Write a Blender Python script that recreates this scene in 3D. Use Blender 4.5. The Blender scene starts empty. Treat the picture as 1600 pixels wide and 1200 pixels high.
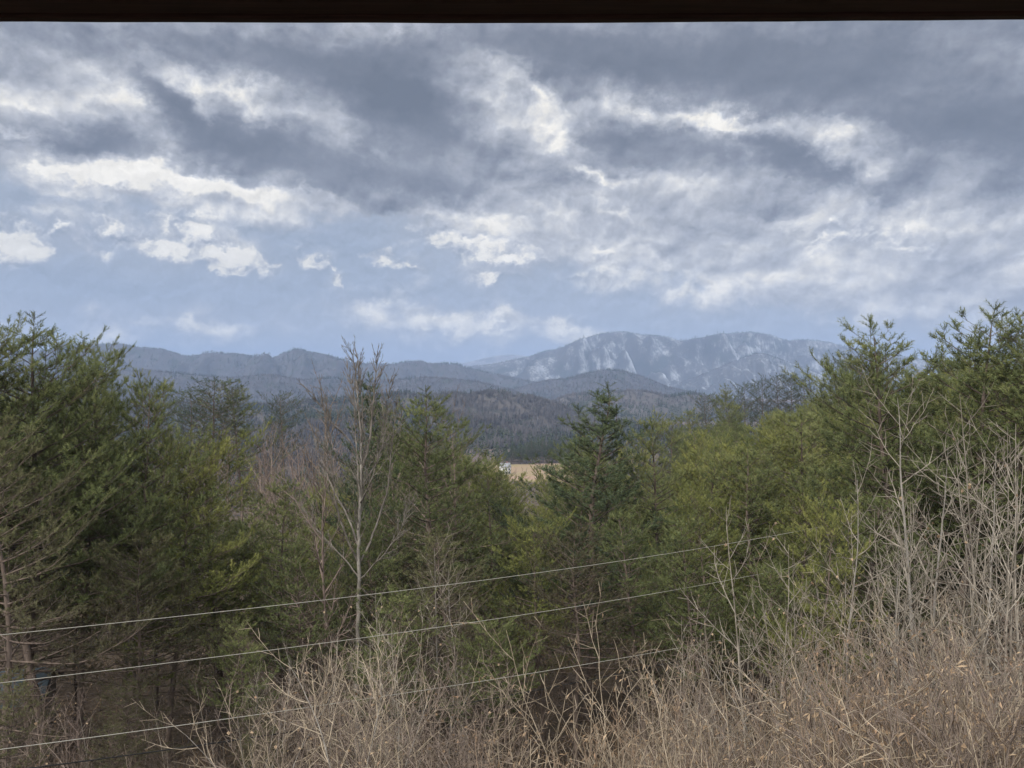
import bpy, math, random
import numpy as np
from mathutils import Vector, Matrix
R = math.radians
scene = bpy.context.scene
COL = scene.collection

# ---------------------------------------------------------------- camera
F = 1209.0                       # focal length in pixels of a 1600 px wide picture
HY = 600.0                       # height of the eye-level line in that picture
cam_d = bpy.data.cameras.new('camera')
cam_d.sensor_width = 36.0
cam_d.lens = 36.0 * F / 1600.0
cam_d.clip_start = 0.05
cam_d.clip_end = 60000.0
cam = bpy.data.objects.new('camera', cam_d)
COL.objects.link(cam)
cam.location = (0, 0, 0)
cam.rotation_euler = (R(90), 0, 0)
scene.camera = cam

# ---------------------------------------------------------------- light and exposure
SUN_EL, SUN_AZ = 42.0, -150.0     # azimuth measured clockwise from +Y (view direction)
sun_d = bpy.data.lights.new('sun', 'SUN')
sun_d.energy = 3.8
sun_d.angle = R(10)
sun_d.color = (1.0, 0.94, 0.86)
sun = bpy.data.objects.new('sun', sun_d)
COL.objects.link(sun)
sd = Vector((math.sin(R(SUN_AZ))*math.cos(R(SUN_EL)), math.cos(R(SUN_AZ))*math.cos(R(SUN_EL)), math.sin(R(SUN_EL))))
sun.rotation_euler = sd.to_track_quat('Z', 'Y').to_euler()
scene.view_settings.view_transform = 'Standard'
scene.view_settings.look = 'None'
scene.view_settings.exposure = 0.0
scene.view_settings.gamma = 1.0
scene.view_settings.use_curve_mapping = False
scene.render.engine = 'CYCLES'
cy = scene.cycles
cy.max_bounces = 6
cy.diffuse_bounces = 3
cy.glossy_bounces = 1
cy.transmission_bounces = 2
cy.transparent_max_bounces = 8
cy.volume_bounces = 1
cy.use_adaptive_sampling = True
cy.adaptive_threshold = 0.02
cy.adaptive_min_samples = 12
cy.use_denoising = True
try:
    cy.denoiser = 'OPENIMAGEDENOISE'
    cy.denoising_input_passes = 'RGB_ALBEDO_NORMAL'
except Exception:
    pass

def srgb(r, g, b):
    f = lambda c: (c/255/12.92) if c/255 <= 0.04045 else ((c/255+0.055)/1.055)**2.4
    return (f(r), f(g), f(b), 1.0)

class NB:
    """small helper for building node trees"""
    def __init__(s, nt):
        s.nt = nt; s.n = nt.nodes; s.l = nt.links
    def put(s, sock, v):
        if hasattr(v, 'is_output'): s.l.new(v, sock)
        elif v is not None: sock.default_value = v
    def math(s, op, a, b=None, c=None, clamp=False):
        n = s.n.new('ShaderNodeMath'); n.operation = op; n.use_clamp = clamp
        s.put(n.inputs[0], a); s.put(n.inputs[1], b)
        if c is not None: s.put(n.inputs[2], c)
        return n.outputs[0]
    def vec(s, op, a, b=None):
        n = s.n.new('ShaderNodeVectorMath'); n.operation = op
        s.put(n.inputs[0], a)
        if b is not None: s.put(n.inputs[1], b)
        return n.outputs[0]
    def scale(s, a, k):
        n = s.n.new('ShaderNodeVectorMath'); n.operation = 'SCALE'
        s.put(n.inputs[0], a); s.put(n.inputs[3], k)
        return n.outputs[0]
    def noise(s, v, scale, det=4, rough=0.55, lac=2.0, dist=0.0, color=False, dim='3D'):
        n = s.n.new('ShaderNodeTexNoise'); n.noise_dimensions = dim; s.put(n.inputs['Vector'], v)
        n.inputs['Scale'].default_value = scale; n.inputs['Detail'].default_value = det
        n.inputs['Roughness'].default_value = rough; n.inputs['Lacunarity'].default_value = lac
        n.inputs['Distortion'].default_value = dist
        return n.outputs['Color'] if color else n.outputs[0]
    def step(s, v, a, b, lo=0.0, hi=1.0):
        n = s.n.new('ShaderNodeMapRange'); n.interpolation_type = 'SMOOTHSTEP'
        s.put(n.inputs[0], v)
        for i, q in enumerate((a, b, lo, hi)): n.inputs[i+1].default_value = q
        return n.outputs[0]
    def lin(s, v, a, b, lo=0.0, hi=1.0):
        n = s.n.new('ShaderNodeMapRange'); s.put(n.inputs[0], v)
        for i, q in enumerate((a, b, lo, hi)): n.inputs[i+1].default_value = q
        return n.outputs[0]
    def mix(s, f, a, b, mode='MIX'):
        n = s.n.new('ShaderNodeMix'); n.data_type = 'RGBA'; n.blend_type = mode; n.clamp_factor = True
        s.put(n.inputs[0], f); s.put(n.inputs[6], a); s.put(n.inputs[7], b)
        return n.outputs[2]
    def ramp(s, v, stops, interp='LINEAR'):
        n = s.n.new('ShaderNodeValToRGB'); s.put(n.inputs[0], v)
        cr = n.color_ramp; cr.interpolation = interp
        while len(cr.elements) < len(stops): cr.elements.new(0.5)
        for e, (p, c) in zip(cr.elements, stops): e.position = p; e.color = c
        return n.outputs[0]
    def comb(s, x, y, z):
        n = s.n.new('ShaderNodeCombineXYZ')
        for i, q in enumerate((x, y, z)): s.put(n.inputs[i], q)
        return n.outputs[0]
    def blob(s, v, loc, rot, sc):
        m = s.n.new('ShaderNodeMapping'); m.vector_type = 'TEXTURE'
        s.put(m.inputs[0], v)
        m.inputs[1].default_value = loc; m.inputs[2].default_value = (0, 0, rot); m.inputs[3].default_value = sc
        g = s.n.new('ShaderNodeTexGradient'); g.gradient_type = 'SPHERICAL'
        s.l.new(m.outputs[0], g.inputs[0])
        return g.outputs[1]

# ---------------------------------------------------------------- sky (world)
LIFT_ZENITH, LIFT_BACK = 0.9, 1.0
world = bpy.data.worlds.new('World')
scene.world = world
world.use_nodes = True
nt = world.node_tree
nt.nodes.clear()
W = NB(nt)
tc = nt.nodes.new('ShaderNodeTexCoord')
sep = nt.nodes.new('ShaderNodeSeparateXYZ')
nt.links.new(tc.outputs['Generated'], sep.inputs[0])
sx, sy, sz = sep.outputs
az = W.math('ARCTAN2', sx, sy)
hor = W.math('SQRT', W.math('ADD', W.math('MULTIPLY', sx, sx), W.math('MULTIPLY', sy, sy)))
el = W.math('ARCTAN2', sz, hor)
K = F/100.0
P0 = W.comb(W.math('MULTIPLY', az, K), W.math('MULTIPLY', el, K), 0.0)       # sky direction, in units of about 4.7 degrees
def sky_pos(px, py):
    a = math.atan((px-800)/F); e = math.atan((HY-py)/F*math.cos(a))
    return (a*K, e*K, 0.0)
# wind-torn warping of the cloud field
Ps = W.vec('MULTIPLY', P0, (0.85, 1.12, 1.0))
w1 = W.scale(W.vec('SUBTRACT', W.noise(Ps, 0.75, 3, 0.5, color=True, dim='2D'), (0.5, 0.5, 0.5)), 0.6)
w2 = W.scale(W.vec('SUBTRACT', W.noise(W.vec('ADD', Ps, (7.3, 2.1, 0)), 3.0, 5, 0.6, color=True, dim='2D'), (0.5, 0.5, 0.5)), 0.62)
P1 = W.vec('ADD', W.vec('ADD', P0, W.vec('MULTIPLY', w1, (1, .6, 0))), W.vec('MULTIPLY', w2, (1, .75, 0)))
def blobs(lst, v=None):
    acc = 0.0
    for (px, py, rx, ry, rot, amp) in lst:
        b = W.blob(P1 if v is None else v, sky_pos(px, py), R(rot), (rx/100, ry/100, 1))
        acc = W.math('MULTIPLY_ADD', b, amp, acc)
    return acc
Pf = W.vec('ADD', Ps, W.vec('MULTIPLY', w1, (.5, .5, 0)))
f1 = W.noise(Pf, 0.95, 8, 0.54, dim='2D')                         # billows
f1o = W.noise(W.vec('ADD', Pf, (-0.05, 0.16, 0)), 0.95, 8, 0.54, dim='2D')
emb = W.math('SUBTRACT', f1, f1o)                      # lit tops, grey bottoms
f2 = W.noise(W.vec('MULTIPLY', P1, (0.45, 1.5, 1)), 1.0, 5, 0.55, dim='2D')   # streaky veil
def puff(v):
    n = nt.nodes.new('ShaderNodeTexVoronoi'); n.voronoi_dimensions = '2D'; n.feature = 'F1'
    W.put(n.inputs['Vector'], v); n.inputs['Scale'].default_value = 2.6; n.inputs['Detail'].default_value = 2.0
    n.inputs['Roughness'].default_value = .5; n.inputs['Randomness'].default_value = 1.0; n.normalize = True
    return W.math('SUBTRACT', .82, n.outputs['Distance'])
def fine_at(v):
    return W.math('MULTIPLY_ADD', puff(v), .55, W.math('MULTIPLY', W.noise(v, 3.2, 6, 0.52, dim='2D'), .62))
Pp = W.vec('ADD', P0, W.vec('ADD', W.scale(w1, .5), W.vec('MULTIPLY', w2, (.7, .55, 0))))
Pp = W.vec('MULTIPLY', Pp, (.92, 1.15, 1))
fine = fine_at(Pp)
emb2 = W.math('SUBTRACT', fine, fine_at(W.vec('ADD', Pp, (-0.03, 0.09, 0))))

DARK = [ # px, py, rx, ry, tilt, strength : heavy grey cloud
 (250, 60, 420, 48, 0, .75), (30, 70, 120, 70, 0, .35), (480, 80, 260, 60, 0, .7), (760, 55, 330, 60, 0, .9), (1250, 70, 640, 100, -3, 1.3),
 (1450, 180, 340, 90, -8, 1.2), (1130, 115, 340, 60, -5, .8), (1600, 215, 190, 75, -8, .9), (950, 100, 160, 45, -10, .6),
 (640, 150, 150, 90, -10, 1.9), (540, 135, 150, 60, -8, .8), (420, 110, 160, 40, -8, .4), (230, 130, 110, 34, -28, .7),
 (265, 163, 72, 34, -25, 1.2), (352, 208, 95, 55, -10, 1.5), (135, 212, 84, 54, 0, 1.25), (40, 228, 70, 20, 0, .5), (10, 243, 36, 16, 0, .6),
 (240, 228, 150, 36, 0, .7), (450, 240, 130, 52, -18, .8), (560, 265, 230, 66, -5, 1.0), (700, 225, 130, 90, -20, .85), (470, 290, 140, 30, -8, .5),
 (690, 300, 170, 34, -8, .6), (800, 270, 90, 50, -20, .4), (905, 148, 42, 16, -20, .7), (815, 155, 30, 18, -20, .4),
 (955, 225, 100, 52, -14, 1.35), (1085, 238, 105, 48, -14, 1.25), (1040, 200, 40, 20, -30, .5), (1180, 245, 80, 30, -10, .8), (1250, 238, 95, 42, -18, 1.4), (1320, 275, 110, 34, -14, 1.0),
 (1408, 278, 62, 36, 0, 1.1), (1540, 298, 60, 30, -10, .6), (1150, 290, 150, 30, -6, .4), (1170, 330, 90, 24, 0, .45), (880, 280, 70, 30, -10, .3), (1450, 320, 90, 30, -10, .35), (1590, 300, 80, 40, 0, .3)]
WHITE = [
 (50, 130, 90, 30, -30, .3), (60, 165, 150, 30, -3, .6), (160, 160, 70, 22, 0, .55), (35, 203, 90, 10, 2, .75), (195, 185, 30, 30, 0, .4), (310, 130, 130, 30, -14, .55), (325, 172, 36, 16, -20, .75), (400, 170, 60, 22, -20, .5),
 (70, 250, 110, 14, 0, .5), (60, 262, 160, 14, -2, .6), (240, 276, 220, 25, -6, 1.5), (340, 292, 90, 18, -6, .7), (430, 275, 40, 14, 0, .3), (510, 312, 60, 10, -4, .4), (270, 240, 30, 14, 0, .35),
 (290, 375, 220, 55, -6, .25), (310, 325, 80, 22, -3, .35), (720, 355, 120, 40, -8, .5), (890, 425, 110, 36, -12, .4), (880, 365, 100, 46, -10, .5), (800, 345, 140, 36, -8, .25),
 (700, 110, 50, 40, -20, .35), (760, 95, 60, 30, -20, .3), (810, 118, 60, 26, -35, .85), (845, 150, 40, 26, -40, .5), (760, 170, 50, 60, -30, .3), (850, 188, 60, 34, -30, .75), (872, 220, 44, 20, -5, .9), (950, 150, 80, 34, -18, .55), (985, 175, 60, 22, -15, .4),
 (1095, 185, 90, 24, -6, 1.1), (1170, 198, 90, 22, -5, 1.0), (1240, 200, 80, 26, -8, .6), (1320, 212, 80, 26, -10, 1.1), (1300, 240, 60, 26, -35, 1.1), (1350, 262, 60, 24, -20, .8), (1165, 235, 30, 18, 0, .5), (1420, 245, 120, 24, -10, .35),
 (935, 275, 62, 14, -15, 1.0), (900, 268, 30, 14, 0, .6), (1065, 290, 90, 26, 0, .4), (960, 332, 70, 14, -14, .75), (870, 330, 40, 20, -10, .5), (1190, 345, 110, 20, -8, .4), (1350, 345, 160, 26, -6, .35),
 (1320, 395, 120, 30, 0, .2), (1500, 400, 150, 50, -12, .15), (1480, 350, 160, 40, 0, .15), (1030, 400, 60, 12, -20, .3),
 (700, 500, 330, 50, -3, .25), (1350, 480, 420, 60, -3, .2), (200, 520, 320, 40, 0, .15), (1000, 455, 220, 40, 0, .15),
 (860, 508, 115, 34, -8, .5), (760, 508, 80, 34, 0, .4), (690, 500, 70, 28, 0, .35), (600, 510, 110, 40, 0, .2), (900, 535, 90, 26, -6, .35), (300, 505, 90, 16, -4, .4)]
COVER = [(300, 200, 540, 120, 0, 1.8), (800, 210, 380, 180, -10, 1.9), (1200, 260, 640, 160, -4, 2.0), (1500, 350, 420, 130, 0, 1.3), (1150, 370, 300, 80, -4, .8),
 (600, 310, 240, 50, -5, .5), (1450, 450, 380, 80, -5, .6), (850, 400, 200, 70, -5, .5), (300, 370, 200, 50, 0, .2), (400, 330, 200, 30, -5, .3)]
CUMULUS = [
 (2, 378, 60, 44, -35, 1.2), (45, 392, 50, 18, -10, .6), (98, 368, 50, 20, 0, .6), (178, 364, 46, 24, -18, .9), (160, 396, 60, 16, 0, .6),
 (245, 385, 60, 22, -8, .8), (320, 398, 90, 32, -9, 1.3), (385, 415, 80, 30, -9, 1.2), (285, 350, 80, 22, -8, .6), (305, 324, 50, 16, -3, .6),
 (487, 413, 30, 19, 0, 1.25), (465, 385, 40, 12, 0, .4), (610, 402, 34, 18, -12, 1.3), (628, 416, 24, 12, -20, .9), (541, 440, 20, 10, -25, 1.0), (520, 418, 14, 8, -10, .7), (575, 402, 22, 8, -10, .5),
 (680, 366, 70, 34, -8, .9), (740, 382, 90, 36, -10, 1.15), (800, 400, 70, 26, -10, 1.0), (770, 434, 60, 16, -5, .9), (935, 384, 40, 24, -10, .8), (900, 432, 80, 24, -10, .6),
 (870, 345, 60, 22, -25, .45), (1330, 358, 90, 34, -8, .55), (1420, 375, 100, 30, -12, .5), (1285, 385, 50, 26, 0, .5), (1520, 410, 90, 24, -10, .3),
 (885, 503, 70, 24, -14, .6), (765, 506, 55, 26, 0, .55), (690, 503, 50, 20, 0, .4), (830, 520, 90, 22, -6, .4)]
BLUE = [(130, 325, 260, 52, -3, 1.0), (470, 355, 210, 60, -4, .85), (540, 395, 160, 60, 0, .5), (40, 440, 260, 40, 0, .7), (300, 455, 340, 40, 0, .7), (600, 460, 260, 40, 0, .5),
 (1090, 375, 190, 34, -3, .7), (1020, 430, 150, 30, 0, .5), (560, 330, 120, 30, 0, .5), (100, 560, 500, 60, 0, .6), (500, 560, 500, 50, 0, .6), (1150, 520, 400, 60, 0, .4)]
dk = blobs(DARK); wh = blobs(WHITE); cu = blobs(CUMULUS); cv = blobs(COVER, W.vec('ADD', P0, W.scale(w2, .8)))
bl = blobs(BLUE, W.vec('ADD', P0, w1))
# overhead and behind the viewer the deck of cloud simply goes on
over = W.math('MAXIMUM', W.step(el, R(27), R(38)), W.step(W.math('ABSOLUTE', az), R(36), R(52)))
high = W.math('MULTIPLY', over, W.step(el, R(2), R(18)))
n1 = W.math('SUBTRACT', f1, .5)
nf = W.math('SUBTRACT', fine, .5)
elk = W.lin(el, 0.0, R(30))
bg = W.ramp(elk, [(0.0, srgb(178,194,220)), (0.06, srgb(183,193,213)), (0.13, srgb(179,188,206)), (0.28, srgb(169,179,196)), (0.42, srgb(176,183,195)), (0.6, srgb(168,172,181)), (1.0, srgb(146,152,165))])
veil = W.step(W.math('MULTIPLY_ADD', n1, 0.9, f2), .40, .70)
bg = W.mix(W.math('MULTIPLY', veil, .38), bg, srgb(184,190,204))
bg = W.mix(W.math('MULTIPLY', W.math('MINIMUM', bl, 1.0), .5), bg, srgb(150,166,191))
# cloud tone: from heavy grey to sunlit white
dks = W.math('DIVIDE', dk, W.math('MULTIPLY_ADD', dk, .42, 1.0))
tone = W.math('MULTIPLY_ADD', wh, .46, .61)
tone = W.math('MULTIPLY_ADD', dks, -.56, tone)
tone = W.math('ADD', tone, W.math('MULTIPLY', high, W.math('MULTIPLY_ADD', f2, 2.4, -1.08)))
busy = W.math('MULTIPLY_ADD', W.step(tone, .05, .45), .8, .2)
tone = W.math('MULTIPLY_ADD', W.math('MULTIPLY', n1, busy), .8, tone)
tone = W.math('MULTIPLY_ADD', W.math('MULTIPLY', nf, busy), .27, tone)
tone = W.math('MULTIPLY_ADD', W.math('MULTIPLY', emb, busy), .85, tone)
cc = W.ramp(tone, [(0, srgb(104,111,124)), (.15, srgb(121,127,140)), (.3, srgb(141,146,158)), (.48, srgb(165,169,179)), (.66, srgb(188,191,198)), (.83, srgb(218,218,219)), (1, srgb(249,245,237))])
amt = W.math('MAXIMUM', W.math('MAXIMUM', W.math('MULTIPLY', wh, .8), dk), W.math('MAXIMUM', high, cv))
amt = W.math('MULTIPLY_ADD', nf, .45, W.math('MULTIPLY_ADD', n1, .9, amt))
cl = W.step(amt, .04, .52)
c = W.mix(cl, bg, cc)
# crisp sunlit cumulus heaps
cug = W.math('MULTIPLY', cu, 3.0, clamp=True)
cun = W.math('ADD', cu, W.math('MULTIPLY', cug, W.math('MULTIPLY_ADD', nf, .95, W.math('MULTIPLY', n1, 1.6))))
m_cu = W.step(cun, .12, .88)
shade = W.math('ADD', W.math('MULTIPLY', emb2, 2.6), W.math('MULTIPLY', emb, 2.4))
cut = W.math('ADD', W.math('MULTIPLY', W.math('SUBTRACT', cun, .45), .55), W.math('ADD', .52, shade))
ccol = W.ramp(cut, [(0, srgb(160,168,184)), (.35, srgb(186,191,202)), (.65, srgb(216,217,220)), (1, srgb(248,244,236))])
c = W.mix(W.math('MULTIPLY', m_cu, .93), c, ccol)
rel = W.math('MULTIPLY_ADD', W.math('MULTIPLY', emb2, busy), .55, 1.0)
c = W.scale(c, W.math('MULTIPLY', rel, 1.06))
# unseen vault overhead and behind the viewer, brightened to put more light on the wood
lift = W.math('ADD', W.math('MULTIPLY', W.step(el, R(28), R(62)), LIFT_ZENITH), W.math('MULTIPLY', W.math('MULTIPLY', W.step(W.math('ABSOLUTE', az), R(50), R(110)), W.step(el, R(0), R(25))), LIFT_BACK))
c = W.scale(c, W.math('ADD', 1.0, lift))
# physical sky tints the gaps and everything outside the cloud
sky = nt.nodes.new('ShaderNodeTexSky')
sky.sky_type = 'NISHITA'
sky.sun_disc = False
sky.sun_elevation = R(SUN_EL)
sky.sun_rotation = R(SUN_AZ)
sky.air_density = 1.0; sky.dust_density = 1.5
bgc = nt.nodes.new('ShaderNodeBackground'); nt.links.new(sky.outputs[0], bgc.inputs[0]); bgc.inputs[1].default_value = 0.05
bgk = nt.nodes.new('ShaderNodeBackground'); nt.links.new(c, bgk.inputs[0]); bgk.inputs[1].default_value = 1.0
mx = nt.nodes.new('ShaderNodeMixShader')
cover = W.math('SUBTRACT', 1.0, W.math('MULTIPLY', W.math('SUBTRACT', 1.0, cl), .12))
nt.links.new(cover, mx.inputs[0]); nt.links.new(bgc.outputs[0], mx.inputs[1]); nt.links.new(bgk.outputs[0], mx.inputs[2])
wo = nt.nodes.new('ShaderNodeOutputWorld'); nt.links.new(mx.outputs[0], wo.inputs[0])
world.cycles.sampling_method = 'NONE'

# ---------------------------------------------------------------- helpers
def tag(o, label=None, cat=None, group=None, kind=None):
    if label: o['label'] = label
    if cat: o['category'] = cat
    if group: o['group'] = group
    if kind: o['kind'] = kind
    return o

def mesh_np(name, V, faces, mat=None, smooth=False, attr=None):
    """V (n,3); faces list of (m,k) int arrays (triangles and quads mixed)"""
    me = bpy.data.meshes.new(name)
    V = np.asarray(V, dtype=np.float32)
    me.vertices.add(len(V)); me.vertices.foreach_set('co', V.ravel())
    faces = [np.asarray(f, dtype=np.int32) for f in faces if len(f)]
    loops = np.concatenate([f.ravel() for f in faces]) if faces else np.zeros(0, np.int32)
    tot = np.concatenate([np.full(len(f), f.shape[1], np.int32) for f in faces])
    start = np.concatenate([[0], np.cumsum(tot)[:-1]]).astype(np.int32)
    me.loops.add(len(loops)); me.loops.foreach_set('vertex_index', loops)
    me.polygons.add(len(tot)); me.polygons.foreach_set('loop_start', start)
    me.polygons.foreach_set('loop_total', tot)
    if smooth: me.polygons.foreach_set('use_smooth', np.ones(len(tot), dtype=bool))
    if attr is not None:
        a = me.attributes.new('tint', 'FLOAT', 'POINT'); a.data.foreach_set('value', np.asarray(attr, np.float32))
    me.update(calc_edges=True)
    if mat: me.materials.append(mat)
    return me

def link(name, me, parent=None, loc=None):
    o = bpy.data.objects.new(name, me); COL.objects.link(o)
    if parent is not None: o.parent = parent
    if loc is not None: o.location = loc
    return o

def frames(D):
    D = D/np.maximum(np.linalg.norm(D, axis=1, keepdims=True), 1e-9)
    ref = np.where(np.abs(D[:, 2:3]) < .9, np.array([[0, 0, 1.]]), np.array([[1., 0, 0]]))
    A = np.cross(ref, D); A /= np.maximum(np.linalg.norm(A, axis=1, keepdims=True), 1e-9)
    return D, A, np.cross(D, A)

def tubes(P0_, P1_, R0_, R1_, n=4):
    """frustum for every segment"""
    P0_ = np.asarray(P0_, float); P1_ = np.asarray(P1_, float); R0_ = np.asarray(R0_, float); R1_ = np.asarray(R1_, float)
    D, A, B = frames(P1_-P0_)
    V = []
    for P, Rr in ((P0_, R0_), (P1_, R1_)):
        for k in range(n):
            t = 2*math.pi*k/n
            V.append(P + (A*math.cos(t) + B*math.sin(t))*Rr[:, None])
    V = np.stack(V, axis=1)                      # (m, 2n, 3)
    m = len(P0_); base = (np.arange(m)*2*n)[:, None]
    Fq = np.concatenate([base + np.array([[k, (k+1) % n, n+(k+1) % n, n+k]]) for k in range(n)])
    return V.reshape(-1, 3), Fq

def join(parts):
    Vs, Fs, off = [], [], 0
    for V, Fl in parts:
        if len(V) == 0: continue
        Vs.append(V)
        for f in (Fl if isinstance(Fl, list) else [Fl]): Fs.append(np.asarray(f)+off)
        off += len(V)
    return np.concatenate(Vs), Fs

def seg_mesh(name, segs, mat, split=0.018):
    s = np.array(segs, float)                    # (m, 8): p0 p1 r0 r1
    big = s[:, 6] > split
    parts = []
    if big.any(): parts.append(tubes(s[big, 0:3], s[big, 3:6], s[big, 6], s[big, 7], 7))
    if (~big).any(): parts.append(tubes(s[~big, 0:3], s[~big, 3:6], s[~big, 6], s[~big, 7], 3))
    V, Fs = join(parts)
    return mesh_np(name, V, Fs, mat, smooth=False)

def rnoise(x, y, seed=0):
    """vectorised value noise, smooth, 0..1"""
    xi = np.floor(x).astype(np.int64); yi = np.floor(y).astype(np.int64)
    fx = x-xi; fy = y-yi
    fx = fx*fx*(3-2*fx); fy = fy*fy*(3-2*fy)
    def h(a, b):
        n = (a*374761393 + b*668265263 + seed*974634777) & 0xffffffff
        n = ((n ^ (n >> 13))*1274126177) & 0xffffffff
        return ((n ^ (n >> 16)) & 0xffff)/65535.0
    return (h(xi, yi)*(1-fx)+h(xi+1, yi)*fx)*(1-fy) + (h(xi, yi+1)*(1-fx)+h(xi+1, yi+1)*fx)*fy
def fbm(x, y, oct=4, seed=0):
    a = 0.0; t = 0.0; k = 1.0
    for i in range(oct):
        a = a + rnoise(x*2**i, y*2**i, seed+i)*k; t += k; k *= .5
    return a/t

# ---------------------------------------------------------------- materials
def new_mat(name):
    m = bpy.data.materials.new(name); m.use_nodes = True
    m.node_tree.nodes.clear()
    return m, NB(m.node_tree)
def finish(m, b, col, rough=0.9, transl=0.0, bump=None, spec=0.15):
    p = b.n.new('ShaderNodeBsdfPrincipled'); b.put(p.inputs['Base Color'], col)
    p.inputs['Roughness'].default_value = rough; p.inputs['Specular IOR Level'].default_value = spec
    if bump is not None:
        bn = b.n.new('ShaderNodeBump'); bn.inputs['Strength'].default_value = bump[1]; bn.inputs['Distance'].default_value = bump[2]
        b.put(bn.inputs['Height'], bump[0]); b.l.new(bn.outputs[0], p.inputs['Normal'])
    o = b.n.new('ShaderNodeOutputMaterial')
    if transl:
        t = b.n.new('ShaderNodeBsdfTranslucent'); b.put(t.inputs[0], col)
        mx = b.n.new('ShaderNodeMixShader'); mx.inputs[0].default_value = transl
        b.l.new(p.outputs[0], mx.inputs[1]); b.l.new(t.outputs[0], mx.inputs[2]); b.l.new(mx.outputs[0], o.inputs[0])
    else:
        b.l.new(p.outputs[0], o.inputs[0])
    return m
def objco(b, kind='Object'):
    t = b.n.new('ShaderNodeTexCoord'); return t.outputs[kind]
def geoco(b):
    g = b.n.new('ShaderNodeNewGeometry'); return g.outputs['Position']
def rnd(b):
    i = b.n.new('ShaderNodeObjectInfo'); return i.outputs['Random']

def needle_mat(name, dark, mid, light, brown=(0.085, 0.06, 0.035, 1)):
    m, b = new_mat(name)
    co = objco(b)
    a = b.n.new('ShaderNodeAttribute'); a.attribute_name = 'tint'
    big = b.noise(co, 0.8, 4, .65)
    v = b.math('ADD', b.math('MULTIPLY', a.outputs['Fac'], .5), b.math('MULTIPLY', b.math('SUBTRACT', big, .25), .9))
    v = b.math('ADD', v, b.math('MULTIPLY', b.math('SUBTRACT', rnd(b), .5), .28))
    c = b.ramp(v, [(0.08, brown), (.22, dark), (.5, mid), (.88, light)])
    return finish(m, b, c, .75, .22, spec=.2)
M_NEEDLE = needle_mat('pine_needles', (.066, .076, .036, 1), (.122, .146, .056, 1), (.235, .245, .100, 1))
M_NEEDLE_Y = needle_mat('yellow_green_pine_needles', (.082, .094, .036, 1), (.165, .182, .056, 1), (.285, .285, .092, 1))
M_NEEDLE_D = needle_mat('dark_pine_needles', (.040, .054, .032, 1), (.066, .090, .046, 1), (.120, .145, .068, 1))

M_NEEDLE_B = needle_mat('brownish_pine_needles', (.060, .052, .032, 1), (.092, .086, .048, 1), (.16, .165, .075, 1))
def bark_mat(name, lo, hi, sc=6.0):
    m, b = new_mat(name)
    co = objco(b)
    n = b.noise(b.vec('MULTIPLY', co, (1, 1, .35)), sc, 4, .65)
    v = b.math('ADD', n, b.math('MULTIPLY', b.math('SUBTRACT', rnd(b), .5), .25))
    c = b.ramp(v, [(.3, lo), (.7, hi)])
    return finish(m, b, c, .9, bump=(n, .5, .02))
M_PINEBARK = bark_mat('pine_bark', (.075, .058, .048, 1), (.19, .150, .125, 1))
M_GREYBARK = bark_mat('pale_grey_bark', (.17, .155, .135, 1), (.36, .335, .30, 1))
M_TANBARK = bark_mat('tan_twig_bark', (.155, .125, .090, 1), (.42, .35, .26, 1))
M_BROWNBARK = bark_mat('brown_twig_bark', (.115, .09, .072, 1), (.25, .20, .165, 1))
M_PINKBARK = bark_mat('pinkish_twig_bark', (.15, .115, .10, 1), (.30, .235, .20, 1))
M_REDBARK = bark_mat('reddish_twig_bark', (.13, .095, .068, 1), (.29, .215, .155, 1))
def leaf_mat():
    m, b = new_mat('dried_leaf')
    a = b.n.new('ShaderNodeAttribute'); a.attribute_name = 'tint'
    c = b.ramp(a.outputs['Fac'], [(0, (.17, .115, .07, 1)), (.5, (.34, .25, .165, 1)), (.9, (.48, .37, .25, 1)), (1, (.42, .28, .18, 1))])
    return finish(m, b, c, .8, .25)
M_LEAF = leaf_mat()

# ---------------------------------------------------------------- the lie of the land (eye level is z = 0)
GY = [-400, -30, 0, 6, 12, 20, 30, 50, 100, 200, 400, 560, 900, 20000]
GZ = [-5, -5.6, -6.4, -7.6, -9.5, -12.2, -14.6, -18.5, -27, -41, -54, -58.5, -66, -66]
def ground_z(x, y):
    x = np.asarray(x, float); y = np.asarray(y, float)
    z = np.interp(y, GY, GZ)
    z = z + 22*np.exp(-((x-85)/50)**2 - ((y-150)/90)**2)
    z = z + 9*np.exp(-((x+45)/30)**2 - ((y-80)/45)**2)
    z = z + 1.2*np.exp(-((x-9)/8)**2 - ((y-10)/9)**2)
    amp = np.clip((y-5)/60, 0.08, 1)
    z = z + (fbm(x/14+50, y/14+50, 3, 5)-.5)*1.6*amp + (fbm(x/60+9, y/60+7, 2, 9)-.5)*4*np.clip((y-40)/100, 0, 1)
    return z
def at(px, d):                    # where the sight line px lies at distance d
    return (px-800)/F*d
def zof(py, d):
    return (HY-py)/F*d

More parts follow.
